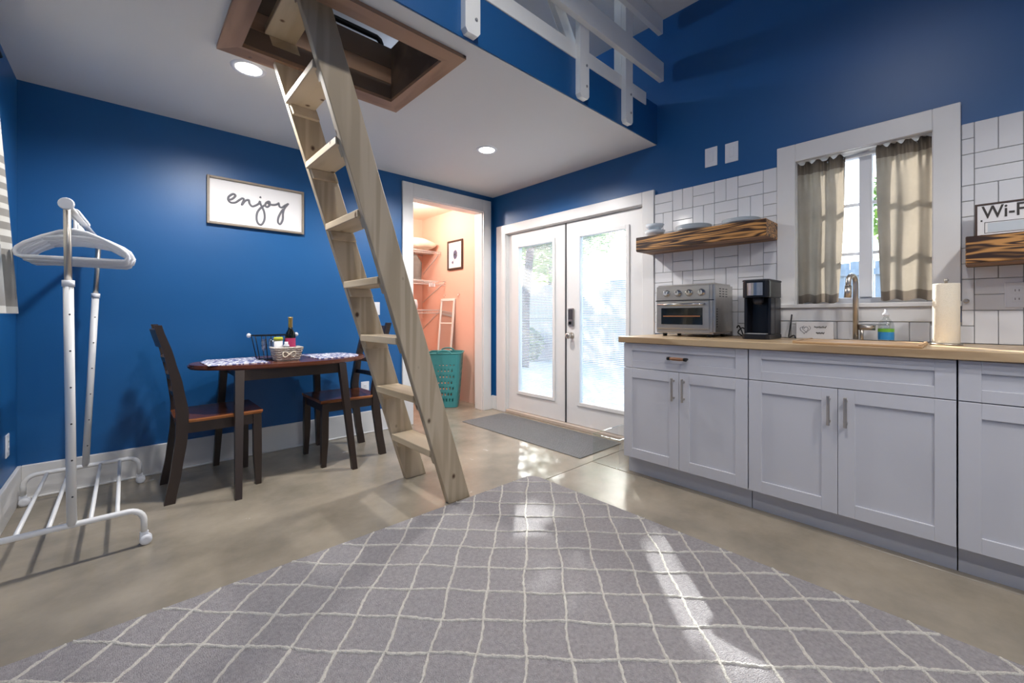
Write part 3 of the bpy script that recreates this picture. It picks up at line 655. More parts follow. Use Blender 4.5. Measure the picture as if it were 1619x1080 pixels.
# wi-fi sign
t = thing('wifi_sign', 'white framed sign lettered Wi-Fi leaning on the shelf', 'sign', (2.97, -.2, 1.415))
sy0, sy1, sz0, sz1 = -.40, -.022, 1.4155, 1.578; sx = 2.966
obj('board', box(sx, sx+.012, sy0+.008, sy1-.008, sz0+.006, sz1-.008), 'paper_white', t)
bm = bmesh.new()
for a in ((sy0, sy0+.008, sz0, sz1), (sy1-.008, sy1, sz0, sz1), (sy0+.008, sy1-.008, sz0, sz0+.006), (sy0+.008, sy1-.008, sz1-.008, sz1)): B(bm, sx-.004, sx+.014, a[0], a[1], a[2], a[3], .001)
obj('frame', bm, 'frame_dark', t)
me = text_mesh('Wi-Fi', .082); o = obj('lettering', me, 'ink_dark', t); o.scale = (.78, 1, 1)
o.rotation_euler = (PI/2, 0, -PI/2); o.location = Vector((sx-.0012, sy1-.022, 1.508))-Vector(ROOT[t.name])
bm = bmesh.new()
for za, zb in ((1.488, 1.49), (1.438, 1.44)): B(bm, sx-.0012, sx, sy0+.03, sy1-.03, za, zb)
for ya in (sy0+.03, sy1-.032): B(bm, sx-.0012, sx, ya, ya+.002, 1.438, 1.49)
obj('ruled_border', bm, 'ink_dark', t)
obj('note_panel', box(sx-.0008, sx, sy0+.033, sy1-.04, 1.443, 1.485), 'plate_grey', t)
for z in (1.43, 1.5): obj('corner_mark', box(sx-.0012, sx, sy1-.024, sy1-.018, z-.006, z+.002), 'ink_dark', t)
# small grey book/board behind the sign leaning to the tile
# curtains in the kitchen window
def curtain(name, label, ya, yb, ztop, zbot, x, seed, folds, m='curtain_taupe', hem='hem_taupe', pinch=(0, 0), amp=.019):
    rnd = random.Random(seed); t = thing(name, label, 'curtain', (x, (ya+yb)/2, zbot)); nu, nv = 90, 50
    ph = [rnd.uniform(0, 6.28) for _ in range(6)]
    def P(i, j):
        u = i/nu; v = j/nv; top = max(0, 1-v*5)
        y = ya+(yb-ya)*u+(pinch[0]*(1-u)+pinch[1]*u)*v**1.5+.006*math.sin(5*v+ph[3])*math.sin(PI*u)
        ff = folds*(1+.05*math.sin(3*v+ph[0]))
        d = amp*(.45+.55*v)*math.sin(2*PI*ff*u+ph[1]+.8*math.sin(2.2*v+ph[2]))+.006*math.sin(2*PI*(folds*2.3)*u+ph[3])*(top+.25)+.004*math.sin(9*v+5*u+ph[4])
        d += .008*top*math.sin(2*PI*folds*3.3*u+ph[5])
        z = ztop+(zbot-ztop)*v+(.012*math.sin(2*PI*folds*1.7*u+ph[2])*top if j == 0 else 0)+.006*math.sin(2*PI*folds*u+ph[1])*v
        return (x+d, y, z)
    def sheet(j0, j1, mm, nm):
        bm = bmesh.new(); g_ = [[bm.verts.new(P(i, j)) for i in range(nu+1)] for j in range(j0, j1+1)]
        for a, b in zip(g_, g_[1:]):
            for i in range(nu): f = bm.faces.new((a[i], a[i+1], b[i+1], b[i])); f.smooth = True
        obj(nm, bm, mm, t)
    sheet(0, 4, hem, 'heading'); sheet(4, 47, m, 'drape'); sheet(47, 50, hem, 'hem')
    return t
curtain('window_curtain', 'taupe cafe curtain on the coffee maker side of the window', .724, .488, 2.0, 1.13, XB+.03, 3, 2.6, pinch=(0, .03))
curtain('window_curtain', 'taupe cafe curtain on the paper towel side of the window', .352, .126, 2.003, 1.14, XB+.03, 11, 2.3, pinch=(-.025, 0))
tag(obj('curtain_rod', tube(bmesh.new(), [(XB+.06, WY0+.006, 1.985), (XB+.06, WY1-.006, 1.985)], .008, 12), 'white_metal'), 'white tension rod across the top of the kitchen window', 'curtain rod')

# ================================================================== RUG and MAT
RX0, RX1, RY0, RY1 = -.41, 1.962, -1.1, 1.938
t = thing('area_rug', 'grey rug with raised cream diamond lattice', 'rug', (.78, .42, 0))
bm = bmesh.new(); pts = []
for cx_, cy_, a0 in ((RX1-.07, RY1-.07, 0), (RX0+.07, RY1-.07, 90), (RX0+.07, RY0+.07, 180), (RX1-.07, RY0+.07, 270)):
    for k_ in range(6): a = math.radians(a0+k_*18); pts.append((cx_+.07*math.cos(a), cy_+.07*math.sin(a)))
prism(bm, pts, 'z', .0005, .011); obj('pile', bm, 'rug_grey', t)
V, Fc = [], []
rnd = random.Random(4)
def lattice(c, dirx):
    # line through points where (x*dirx + y) = c, wobbling; half-round yarn strip
    ph = [rnd.uniform(0, 6.28) for _ in range(4)]; pts = []
    L = -4.0
    d = Vector((1, -dirx)).normalized(); nrm = Vector((dirx, 1)).normalized(); o = nrm*(c/math.sqrt(2))
    step = .009
    while L < 4.0:
        wob = .0045*math.sin(L*9.3+ph[0])+.0035*math.sin(L*23+ph[1])+.0012*math.sin(L*130+ph[2])
        p = o+d*L+nrm*wob
        inside = RX0+.004 < p.x < RX1-.004 and RY0+.004 < p.y < RY1-.004
        if inside: pts.append((p, nrm))
        elif len(pts) > 2: flush(pts); pts = []
        L += step
    if len(pts) > 2: flush(pts)
def flush(pts):
    base = len(V); prof = ((-1, 0), (-.75, .7), (0, 1), (.75, .7), (1, 0))
    for p, nrm in pts:
        w_ = .0052*rnd.uniform(.6, 1.3); h_ = .0065*rnd.uniform(.6, 1.15)
        for a, b in prof: V.append((p.x+nrm.x*a*w_, p.y+nrm.y*a*w_, .0108+b*h_))
    for i in range(len(pts)-1):
        for k_ in range(4): a = base+i*5+k_; Fc.append((a, a+1, a+6, a+5))
STEP = .2055   # spacing of x+y and x-y levels
c0 = .278+1.74; d0 = -.278+1.74
for i in range(-20, 20):
    lattice(c0+i*STEP*1.03, 1); lattice(d0+i*STEP*1.0, -1)
me = bpy.data.meshes.new('lattice'); me.from_pydata(V, [], Fc); tag(obj('lattice', me, 'rug_cream', t), 'raised cream yarn lines', None, None, 'stuff')
for p in me.polygons: p.use_smooth = True
t = thing('door_mat', 'grey ribbed mat in front of the double doors', 'mat', (2.72, 2.66, 0))
obj('mat_body', box(2.455, 3.0, 1.93, 3.4, .0005, .008, .003), 'mat_grey', t)
bm = bmesh.new()
for i in range(36): B(bm, 2.465+i*.0148, 2.473+i*.0148, 1.94, 3.39, .0078, .0098)
obj('ribs', bm, 'mat_grey', t)
# clear acrylic bin by the cabinet end
t = thing('acrylic_bin', 'clear acrylic box standing by the end cabinet', 'box', (2.73, 1.72, 0))
for a in ((2.488, 2.491, 1.62, 1.84), (2.86, 2.863, 1.62, 1.84), (2.491, 2.86, 1.62, 1.623), (2.491, 2.86, 1.837, 1.84)): obj('panel', box(a[0], a[1], a[2], a[3], .001, .197), 'clear_acrylic', t)
bm = bmesh.new()
for a in ((2.487, 2.492, 1.619, 1.841), (2.859, 2.864, 1.619, 1.841), (2.492, 2.859, 1.619, 1.624), (2.492, 2.859, 1.836, 1.841)): B(bm, a[0], a[1], a[2], a[3], .1972, .2)
obj('rim', bm, 'drinking_glass', t)

# ================================================================== DINING SET
def stile(y0, y1):
    prof = [(-.225, 0, .05), (-.195, .18, .05), (-.172, .36, .055), (-.168, .50, .058), (-.19, .66, .05), (-.225, .82, .042), (-.275, 1.0, .034)]
    N = 22; L = []; R = []
    def ev(z):
        for (xa, za, wa), (xb_, zb, wb) in zip(prof, prof[1:]):
            if za <= z <= zb:
                t_ = (z-za)/(zb-za); t_ = t_*t_*(3-2*t_)*.35+t_*.65; return xa+(xb_-xa)*t_, wa+(wb-wa)*t_
        return prof[-1][0], prof[-1][2]
    for i in range(N+1):
        z = i/N*1.0; x, wv = ev(z); L.append((x-wv/2, z)); R.append((x+wv/2, z))
    bm = bmesh.new(); a_ = [(bm.verts.new((l[0], y0, l[1])), bm.verts.new((r_[0], y0, r_[1])), bm.verts.new((r_[0], y1, r_[1])), bm.verts.new((l[0], y1, l[1]))) for l, r_ in zip(L, R)]
    for p, q in zip(a_, a_[1:]):
        for k_ in range(4): bm.faces.new((p[k_], p[(k_+1) % 4], q[(k_+1) % 4], q[k_]))
    bm.faces.new(a_[0][::-1]); bm.faces.new(a_[-1]); bmesh.ops.recalc_face_normals(bm, faces=bm.faces); return bm
def make_chair(label):
    t = thing('dining_chair', label, 'chair', (0, 0, 0), 'dining chairs at the oval table')
    for s_ in (-1, 1):
        obj('back_post', stile(s_*.195-.017, s_*.195+.017), 'espresso', t, False)
        bm = bmesh.new(); A = .022; b_ = .015; x, y = .2, s_*.195
        vs = [bm.verts.new((x+sx_*A, y+sy_*A, .4415)) for sx_, sy_ in ((-1, -1), (1, -1), (1, 1), (-1, 1))]; vm = [bm.verts.new((x+.002+sx_*A, y+sy_*A, .2)) for sx_, sy_ in ((-1, -1), (1, -1), (1, 1), (-1, 1))]; vb = [bm.verts.new((x+.008+sx_*b_, y+sy_*b_, 0)) for sx_, sy_ in ((-1, -1), (1, -1), (1, 1), (-1, 1))]
        for P_, Q_ in ((vs, vm), (vm, vb)):
            for k_ in range(4): bm.faces.new((P_[k_], P_[(k_+1) % 4], Q_[(k_+1) % 4], Q_[k_]))
        bm.faces.new(vs); bm.faces.new(vb[::-1]); bmesh.ops.recalc_face_normals(bm, faces=bm.faces); obj('leg', bm, 'espresso', t, False)
        obj('side_apron', box(-.15, .178, s_*.195-.01, s_*.195+.01, .382, .4415), 'espresso', t, False)
    obj('front_apron', box(.19, .21, -.173, .173, .382, .4415), 'espresso', t, False)
    obj('back_apron', box(-.182, -.162, -.178, .178, .382, .4415), 'espresso', t, False)
    # saddle seat
    bm = bmesh.new(); nx, ny = 14, 14
    def top(i, j):
        u, v = i/nx, j/ny; x = -.2+.43*u; hw = .172+.046*min(1, u*6) if u < .2 else .218-.01*(u-.2); y = (v-.5)*2*hw
        e = min(u, 1-u, v, 1-v); dip = .014*math.sin(PI*v)**.6*math.sin(PI*min(1, u*1.05))**.6 if e > 0 else 0
        return (x, y, .462-dip+.003*u)
    g_ = [[bm.verts.new(top(i, j)) for j in range(ny+1)] for i in range(nx+1)]
    for i in range(nx):
        for j in range(ny): f = bm.faces.new((g_[i][j], g_[i+1][j], g_[i+1][j+1], g_[i][j+1])); f.smooth = True
    seat = obj('seat', bm, 'seat_wood', t, False)
    bm = bmesh.new(); ring = [g for g in []]
    loop = [top(i, 0) for i in range(nx)]+[top(nx, j) for j in range(ny)]+[top(i, ny) for i in range(nx, 0, -1)]+[top(0, j) for j in range(ny, 0, -1)]
    ua = [bm.verts.new(p) for p in loop]; mid = [bm.verts.new((p[0]*1.004, p[1]*1.006, p[2]-.008)) for p in loop]; lo = [bm.verts.new((p[0]*.985, p[1]*.975, .4425)) for p in loop]
    n_ = len(loop)
    for a, b in ((ua, mid), (mid, lo)):
        for k_ in range(n_): bm.faces.new((a[k_], b[k_], b[(k_+1) % n_], a[(k_+1) % n_]))
    bm.faces.new(lo); bmesh.ops.recalc_face_normals(bm, faces=bm.faces); obj('seat_edge', bm, 'seat_edge', seat, False)
    for z, h_, x in ((.60, .03, -.182), (.70, .03, -.2), (.80, .03, -.222), (.925, .10, -.262)):
        bm = bmesh.new(); rows = []
        for i in range(9):
            v = i/8; y = -.178+.356*v; bow = -.022*math.sin(PI*v)
            lean = -.28*h_
            rows.append([bm.verts.new((x+bow+dx_+(lean*.5 if dz_ > 0 else -lean*.5), y, z+dz_*h_/2)) for dx_, dz_ in ((-.007, -1), (.007, -1), (.007, 1), (-.007, 1))])
        for a, b in zip(rows, rows[1:]):
            for k_ in range(4): bm.faces.new((a[k_], a[(k_+1) % 4], b[(k_+1) % 4], b[k_]))
        bm.faces.new(rows[0][::-1]); bm.faces.new(rows[-1]); bmesh.ops.recalc_face_normals(bm, faces=bm.faces)
        obj('top_rail' if h_ > .05 else 'slat', bm, 'espresso', t, False)
    return t
ch = make_chair('dark wooden ladder-back chair pushed under the table beside the clothes rack')
ch.location = (.402, 3.215, 0)
c2 = copy_tree(ch); c2['label'] = 'dark wooden ladder-back chair standing behind the leaning ladder'
c2.location = (1.215, 3.225, 0); c2.rotation_euler = (0, 0, PI)
# table
tb = thing('dining_table', 'oval dark wood dining table with splayed legs', 'table', (.83, 3.27, 0))
pts = []
for k_ in range(64):
    a = 2*PI*k_/64; ca, sa = math.cos(a), math.sin(a)
    pts.append((.832+.556*ca, 3.27+.335*(abs(sa)**.96)*(1 if sa > 0 else -1)))
bm = bmesh.new(); prism(bm, pts, 'z', .722, .75)
bmesh.ops.bevel(bm, geom=[e for e in bm.edges if abs(e.verts[0].co.z-e.verts[1].co.z) < 1e-6], offset=.008, segments=2, affect='EDGES')
obj('tabletop', bm, 'table_wood', tb)
for y in (3.0, 3.54): obj('apron', box(.53, 1.12, y-.01, y+.01, .655, .721), 'espresso', tb)
for x in (.53, 1.12): obj('apron', box(x-.01, x+.01, 3.03, 3.51, .655, .721), 'espresso', tb)
for (x0, y0, x1, y1) in ((.505, 3.0, .472, 2.835), (1.12, 3.0, 1.155, 2.86), (.505, 3.54, .465, 3.59), (1.12, 3.54, 1.155, 3.59)):
    bm = bmesh.new(); q = [bm.verts.new((x0+a*.024, y0+b*.024, .721)) for a, b in ((-1, -1), (1, -1), (1, 1), (-1, 1))]; r_ = [bm.verts.new((x1+a*.017, y1+b*.017, 0)) for a, b in ((-1, -1), (1, -1), (1, 1), (-1, 1))]
    for k_ in range(4): bm.faces.new((q[k_], q[(k_+1) % 4], r_[(k_+1) % 4], r_[k_]))
    bm.faces.new(q); bm.faces.new(r_[::-1]); bmesh.ops.recalc_face_normals(bm, faces=bm.faces); obj('leg', bm, 'espresso', tb)
def placemat(poly, label):
    bm = bmesh.new(); prism(bm, poly, 'z', .7505, .754); return tag(obj('placemat', bm, 'placemat_print'), label, 'placemat')
placemat([(.36, 3.06), (.68, 3.06), (.68, 3.50), (.40, 3.50), (.35, 3.36)], 'blue and white floral placemat facing the chair by the clothes rack')
placemat([(.99, 3.06), (1.27, 3.08), (1.325, 3.2), (1.325, 3.36), (1.27, 3.48), (.99, 3.48)], 'blue and white floral placemat facing the chair behind the ladder')
TZ = .7505
# wire caddy with glasses
t = thing('wire_caddy', 'black wire caddy with white end knobs on the table', 'caddy', (.75, 3.26, TZ))
bm = bmesh.new(); cx0, cx1, cya, cyb, cz = .632, .874, 3.215, 3.335, TZ+.168
tube(bm, [(cx0, cya, cz), (cx1, cya, cz), (cx1, cyb, cz), (cx0, cyb, cz)], .0035, 8, closed=True)
tube(bm, [(cx0+.03, cya+.01, TZ+.004), (cx1-.03, cya+.01, TZ+.004), (cx1-.03, cyb-.01, TZ+.004), (cx0+.03, cyb-.01, TZ+.004)], .0035, 8, closed=True)
for f_ in (0, .25, .5, .75, 1):
    for ya, yb in ((cya, cya+.01), (cyb, cyb-.01)): tube(bm, [(cx0+(cx1-cx0)*f_, ya, cz), (cx0+.03+(cx1-cx0-.06)*f_, yb, TZ+.004)], .0028, 6)
tube(bm, [(cx0, cya, cz), (cx0-.02, (cya+cyb)/2, cz+.004), (cx0, cyb, cz)], .003, 6); tube(bm, [(cx1, cya, cz), (cx1+.02, (cya+cyb)/2, cz+.004), (cx1, cyb, cz)], .003, 6)
obj('wire_frame', bm, 'black_metal', t)
for x in (cx0-.026, cx1+.026):
    bm = bmesh.new(); lathe(bm, [(.004, cz-.014), (.012, cz-.008), (.0145, cz+.002), (.011, cz+.011), (.004, cz+.016)], x, (cya+cyb)/2, 16); obj('knob', bm, 'white_plastic', t)
for x, y in ((.69, 3.245), (.742, 3.285)):
    bm = bmesh.new(); z = TZ+.0085; lathe(bm, [(.024, z), (.024, z+.002), (.004, z+.006), (.004, z+.055), (.014, z+.065), (.019, z+.09), (.017, z+.135), (.0155, z+.135), (.017, z+.09), (.012, z+.068)], x, y, 20, True, True)
    tag(obj('wine_glass', bm, 'drinking_glass'), 'small clear stemmed glass standing in the wire caddy', 'glass', 'stemmed glasses in the wire caddy')
# white wicker basket
t = thing('wicker_basket', 'whitewashed wicker basket holding a wine bottle', 'basket', (.80, 3.13, TZ))
bm = bmesh.new(); 
def rect_ring(hw, hd, z, n=10):
    r_ = []
    for a, b in ((-1, -1), (1, -1), (1, 1), (-1, 1)):
        c_, d_ = {(-1, -1): (1, -1), (1, -1): (1, 1), (1, 1): (-1, 1), (-1, 1): (-1, -1)}[(a, b)]
        for i in range(n): f_ = i/n; r_.append((.8+hw*(a+(c_-a)*f_), 3.13+hd*(b+(d_-b)*f_), z))
    return r_
def ring_shell(bm, rings):
    R_ = [[bm.verts.new(p) for p in rg] for rg in rings]
    for a, b in zip(R_, R_[1:]):
        for k_ in range(len(a)): bm.faces.new((a[k_], a[(k_+1) % len(a)], b[(k_+1) % len(a)], b[k_]))
    return R_
R_ = ring_shell(bm, [rect_ring(.066, .045, TZ+.0005), rect_ring(.085, .06, TZ+.085), rect_ring(.08, .055, TZ+.085), rect_ring(.062, .041, TZ+.006)]); bm.faces.new(R_[0][::-1]); bm.faces.new(R_[-1])
obj('basket_body', bm, 'wicker', t)
for q in range(5):
    f_ = (q+.5)/5; hw, hd, z = .066+.019*f_+.002, .045+.015*f_+.002, TZ+.004+.08*f_
    pts = [(p[0], p[1], p[2]+.003*(-1)**i) for i, p in enumerate(rect_ring(hw, hd, z, 8))]; obj('weave_strand', tube(bmesh.new(), pts, .005, 6, closed=True), 'wicker', t)
obj('rim', tube(bmesh.new(), rect_ring(.086, .061, TZ+.087, 6), .006, 8, closed=True), 'wicker', t)
obj('bow', tube(bmesh.new(), [(.8+.03*math.sin(a)*1.3, 3.064-.004*math.cos(a), TZ+.045+.018*math.sin(2*a)) for a in [2*PI*i/24 for i in range(24)]], .004, 6, closed=True), 'towel_paper', t)
# wine bottle etc
def bottle_thing(name, label, cat, x, y, z, prof, m): 
    t = thing(name, label, cat, (x, y, z)); bm = bmesh.new(); lathe(bm, [(r, z+h) for r, h in prof], x, y, 24); obj('body', bm, m, t); return t
t = bottle_thing('wine_bottle', 'dark wine bottle with gold neck and pink label', 'bottle', .828, 3.145, TZ+.007, [(.029, 0), (.031, .004), (.031, .16), (.028, .178), (.014, .205), (.0125, .215)], 'bottle_dark')
bm = bmesh.new(); lathe(bm, [(.0135, TZ+.222), (.0135, TZ+.285), (.015, TZ+.286), (.015, TZ+.293)], .828, 3.145, 20); obj('neck_foil', bm, 'gold_foil', t)
bm = bmesh.new(); lathe(bm, [(.0316, TZ+.085), (.0316, TZ+.15)], .828, 3.145, 24, False, False); obj('label', bm, 'wine_label', t)
t = bottle_thing('snack_canister', 'white canister with yellow green lid in the basket', 'canister', .752, 3.14, TZ+.007, [(.026, 0), (.026, .13)], 'paper_white')
bm = bmesh.new(); lathe(bm, [(.028, TZ+.1375), (.028, TZ+.155), (.024, TZ+.159)], .752, 3.14, 24); obj('lid', bm, 'yellow_green', t)
t = bottle_thing('condiment_jar', 'small white jar with dark label in the basket', 'jar', .793, 3.108, TZ+.007, [(.017, 0), (.018, .003), (.018, .095), (.011, .108), (.011, .12)], 'white_plastic')
bm = bmesh.new(); lathe(bm, [(.0184, TZ+.085), (.0184, TZ+.098)], .793, 3.108, 20, False, False); obj('label', bm, 'ink_dark', t)

# ================================================================== CLOTHES RACK
rk = thing('clothes_rack', 'white metal rolling clothes rack by the blue wall', 'clothes rack', (-.18, 3.05, 0))
def foot_bar(y, x0=-.42, x1=.06, zt=.165):
    r = .055; pts = [(x0, y, .06)]
    for k_ in range(7): a = PI-PI/2*k_/6; pts.append((x0+r+r*math.cos(a), y, zt-r+r*math.sin(a)))
    for k_ in range(7): a = PI/2-PI/2*k_/6; pts.append((x1-r+r*math.cos(a), y, zt-r+r*math.sin(a)))
    pts.append((x1, y, .06)); obj('foot_bar', tube(bmesh.new(), pts, .0125, 12), 'white_metal', rk)
    for x in (x0, x1):
        bm = bmesh.new(); B(bm, x-.016, x+.016, y-.006, y+.006, .028, .062, .003); c_ = obj('caster', bm, 'white_plastic', rk)
        for s_ in (-1, 1):
            bm = bmesh.new(); lathe(bm, [(.010, -.007), (.0215, -.006), (.023, 0), (.0215, .006), (.010, .007)], 0, 0, 20, M=Matrix.Translation((x+.006, y+s_*.0135, .0232)) @ Matrix.Rotation(PI/2, 4, 'X')); obj('wheel', bm, 'white_plastic', c_)
foot_bar(2.57); foot_bar(3.53)
for x in (-.33, -.24, -.115, -.03): obj('cross_bar', tube(bmesh.new(), [(x, 2.57, .162), (x+.0, 3.53, .162)], .0085, 10), 'white_metal', rk)
TN, TF = Vector((-.184, 2.57, 1.52)), Vector((-.122, 3.53, 1.50))
for (bx_, by_), T_ in (((-.17, 2.57), TN), ((-.178, 3.53), TF)):
    b0 = Vector((bx_, by_, .165)); c_ = b0+(T_-b0)*.757
    obj('pole', tube(bmesh.new(), [b0, c_], .0165, 14), 'white_metal', rk); obj('upper_pole', tube(bmesh.new(), [c_, T_], .0125, 14), 'nickel', rk)
    for k_ in range(6): hz_ = b0+(c_-b0)*(.12+.15*k_); bm = bmesh.new(); lathe(bm, [(.0035, 0), (.0035, .0012)], 0, 0, 8, M=Matrix.Translation((hz_.x+.004, hz_.y-.0158, hz_.z)) @ Matrix.Rotation(PI/2, 4, 'X')); obj('adjusting_hole', bm, 'dark_grey', rk)
    obj('collar', tube(bmesh.new(), [c_-(T_-b0)*.012, c_+(T_-b0)*.008], .02, 14), 'white_plastic', rk)
ax = (TF-TN).normalized()
obj('hanging_rail', tube(bmesh.new(), [TN-ax*.02, TF+ax*.02], .0125, 12), 'white_metal', rk)
for T_, s_ in ((TN, -1), (TF, 1)): obj('end_cap', tube(bmesh.new(), [T_+ax*s_*.018, T_+ax*s_*.03], [.026, .022], 16), 'white_plastic', rk)
# hangers
def hanger_mesh():
    bm = bmesh.new(); r = .0045
    tube(bm, [(.012*1.6, 0, -.004)] + [(.0195*math.cos(a), 0, .0195*math.sin(a)) for a in [math.radians(5+i*20) for i in range(10)]] + [(-.012, 0, -.018), (0, 0, -.034), (0, 0, -.085)], .0042, 8)
    sh = [(0, 0, -.082)]
    R_ = [(0, 0, -.08), (.05, 0, -.092), (.11, 0, -.12), (.17, 0, -.155), (.196, 0, -.178), (.204, 0, -.195), (.198, 0, -.214), (.185, 0, -.22)]
    Lh = [(-a, b, c_) for a, b, c_ in R_][::-1]
    tube(bm, R_+Lh[:-1], .0085, 10, closed=True)
    tube(bm, [(.07, 0, -.1), (.075, 0, -.118), (.088, 0, -.122)], .004, 6); tube(bm, [(-.07, 0, -.1), (-.075, 0, -.118), (-.088, 0, -.122)], .004, 6)
    tube(bm, [(-.12, 0, -.126), (-.05, 0, -.115), (0, 0, -.112), (.05, 0, -.115), (.12, 0, -.126)], .007, 8)
    me = bpy.data.meshes.new('hanger'); bm.to_mesh(me); bm.free(); me.materials.append(MATS['white_plastic']); return me
HM = hanger_mesh(); rnd = random.Random(5)
for i in range(12):
    p = TN+ax*(.17+i*.0255); o = obj('clothes_hanger', HM, None)
    o.location = p+Vector((0, 0, -.001)); o.rotation_euler = (0, rnd.uniform(-.05, .05), -.3+rnd.uniform(-.03, .03)); o.scale = (.93, .93, .93)
    tag(o, 'white plastic hanger hanging on the clothes rack rail', 'hanger', 'white hangers on the clothes rack')
# striped curtain on left wall
t = thing('striped_curtain', 'grey and cream striped curtain at the left wall window', 'curtain', (-.4, 2.5, 1.06))
bm = bmesh.new(); nu, nv = 60, 40; g_ = []
for j in range(nv+1):
    v = j/nv; z = 2.25-(2.25-1.062)*v; row = []
    for i in range(nu+1):
        u = i/nu; y = 2.0+(.935+.04*v)*u; x = -.435+.06*v*(.4+.6*u)+(.012+.016*v)*math.sin(u*30+.6*v)
        row.append(bm.verts.new((max(x, XL+.012), y, z)))
    g_.append(row)
for a, b in zip(g_, g_[1:]):
    for i in range(nu): f = bm.faces.new((a[i], a[i+1], b[i+1], b[i])); f.smooth = True
obj('drape', bm, 'curtain_striped', t)
tag(obj('curtain_rod', tube(bmesh.new(), [(-.435, 1.9, 2.262), (-.435, 3.05, 2.262)], .011, 12), 'black_metal'), 'dark rod carrying the striped curtain', 'curtain rod')

# ================================================================== ENJOY SIGN
t = thing('enjoy_sign', 'white framed wall sign with the word enjoy', 'sign', (.739, YA-.015, 1.89))
ex0, ex1, ez0, ez1, ey = .419, 1.06, 1.712, 2.055, YA-.03
bm = bmesh.new()
for a in ((ex0, ex0+.016, ez0, ez1), (ex1-.016, ex1, ez0, ez1), (ex0+.016, ex1-.016, ez0, ez0+.016), (ex0+.016, ex1-.016, ez1-.016, ez1)): B(bm, a[0], a[1], ey, YA-.001, a[2], a[3], .002)
obj('frame', bm, 'frame_taupe', t)
bd = obj('board', box(ex0+.016, ex1-.016, YA-.016, YA-.004, ez0+.016, ez1-.016), 'paper_white', t)
# brush-script word traced as one pen path in sign coordinates (u 0..1 across, v 0..1 up)
def bez(pts, n=14):
    P_ = [Vector((a, b, 0)) for a, b in pts]; out = []
    for i in range(len(P_)-1):
        p0, p1, p2, p3 = P_[max(i-1, 0)], P_[i], P_[i+1], P_[min(i+2, len(P_)-1)]
        for k_ in range(n):
            s_ = k_/n; out.append(.5*((2*p1)+(p2-p0)*s_+(2*p0-5*p1+4*p2-p3)*s_*s_+(3*p1-p0-3*p2+p3)*s_**3))
    return out+[P_[-1]]
def pt(px, py):     # from the word's drawing grid (1543x1080 sheet with the board corners below)
    u = (px-262)/(1345-262); top = 185+u*(385-185); bot = 650+u*(800-650); v = (bot-py)/(bot-top); return (u, v)
strokes = [[(455, 425), (500, 420), (540, 385), (515, 365), (470, 390), (462, 425), (490, 455), (540, 455), (590, 425), (620, 412), (635, 430), (612, 482), (650, 440), (690, 432), (700, 470), (730, 500), (775, 490), (810, 470), (822, 445)],
           [(824, 450), (830, 480), (870, 560), (876, 640), (845, 695), (805, 690), (783, 640), (790, 570), (830, 520), (880, 490)],
           [(880, 490), (905, 460), (935, 455), (938, 490), (905, 512), (885, 490), (900, 465), (945, 485), (1000, 490), (1040, 480), (1050, 475), (1060, 510), (1090, 520), (1130, 500), (1172, 482)],
           [(1172, 482), (1125, 530), (1105, 580), (1100, 650), (1070, 700), (1042, 680), (1045, 630), (1080, 570), (1110, 540)],
           [(818, 400), (826, 405), (822, 410)]]
for st_ in strokes:
    pp = bez([pt(*q) for q in st_]); P3 = []
    for p in pp: P3.append((ex0+.016+p.x*(ex1-ex0-.032), YA-.0165, ez0+.016+p.y*(ez1-ez0-.032)))
    obj('pen_stroke', tube(bmesh.new(), P3, .0072, 8), 'ink_grey', bd)

# ================================================================== CLOSET CONTENT
# hamper with perforated sides
t = thing('laundry_hamper', 'tall teal plastic laundry hamper with round holes', 'hamper', (2.775, 4.17, 0))
def hamper_ring(hw, z, n=12):
    r_ = []; rr = hw*.34
    for q, (sx_, sy_) in enumerate(((1, 1), (-1, 1), (-1, -1), (1, -1))):
        for k_ in range(5): a = PI/2*q+PI/2*k_/4; r_.append((sx_*(hw-rr)+rr*math.cos(a), sy_*(hw-rr)+rr*math.sin(a)))
        a0 = PI/2*q+PI/2; 
        nx_ = ((-1, 1), (-1, -1), (1, -1), (1, 1))[q]; p0 = r_[-1]; p1 = (nx_[0]*(hw-rr)+rr*math.cos(a0), nx_[1]*(hw-rr)+rr*math.sin(a0))
        for k_ in range(1, n): r_.append((p0[0]+(p1[0]-p0[0])*k_/n, p0[1]+(p1[1]-p0[1])*k_/n))
    ca, sa = math.cos(math.radians(50)), math.sin(math.radians(50))
    return [(2.775+x*ca-y*sa, 4.17+x*sa+y*ca, z) for x, y in r_]
bm = bmesh.new(); NZ = 36; rings = []
for j in range(NZ+1):
    f_ = j/NZ; rings.append([bm.verts.new(p) for p in hamper_ring(.148+.05*f_, .004+.62*f_)])
n_ = len(rings[0])
for j in range(NZ):
    for i in range(n_):
        q = i % 16; hole = 4 <= q <= 15 and 3 <= j <= 28 and ((j//2) % 2 == 0) and ((q+(j//2 % 4)//2) % 2 == 0)
        if not hole: bm.faces.new((rings[j][i], rings[j][(i+1) % n_], rings[j+1][(i+1) % n_], rings[j+1][i]))
bm.faces.new(rings[0][::-1])
o = obj('basket_body', bm, 'teal', t); md = o.modifiers.new('thickness', 'SOLIDIFY'); md.thickness = .004
obj('rim', tube(bmesh.new(), hamper_ring(.2, .626, 6), .008, 8, closed=True), 'teal', t)
ca = math.radians(50); 
for sgn in (1, -1):
    dx_, dy_ = -math.cos(ca)*sgn, -math.sin(ca)*sgn; tx_, ty_ = -math.sin(ca), math.cos(ca)
    obj('handle', tube(bmesh.new(), [(2.775+dx_*.2+tx_*.075*math.cos(a), 4.17+dy_*.2+ty_*.075*math.cos(a), .627+.035*math.sin(a)) for a in [PI*i/12 for i in range(13)]], .009, 8), 'teal', t)
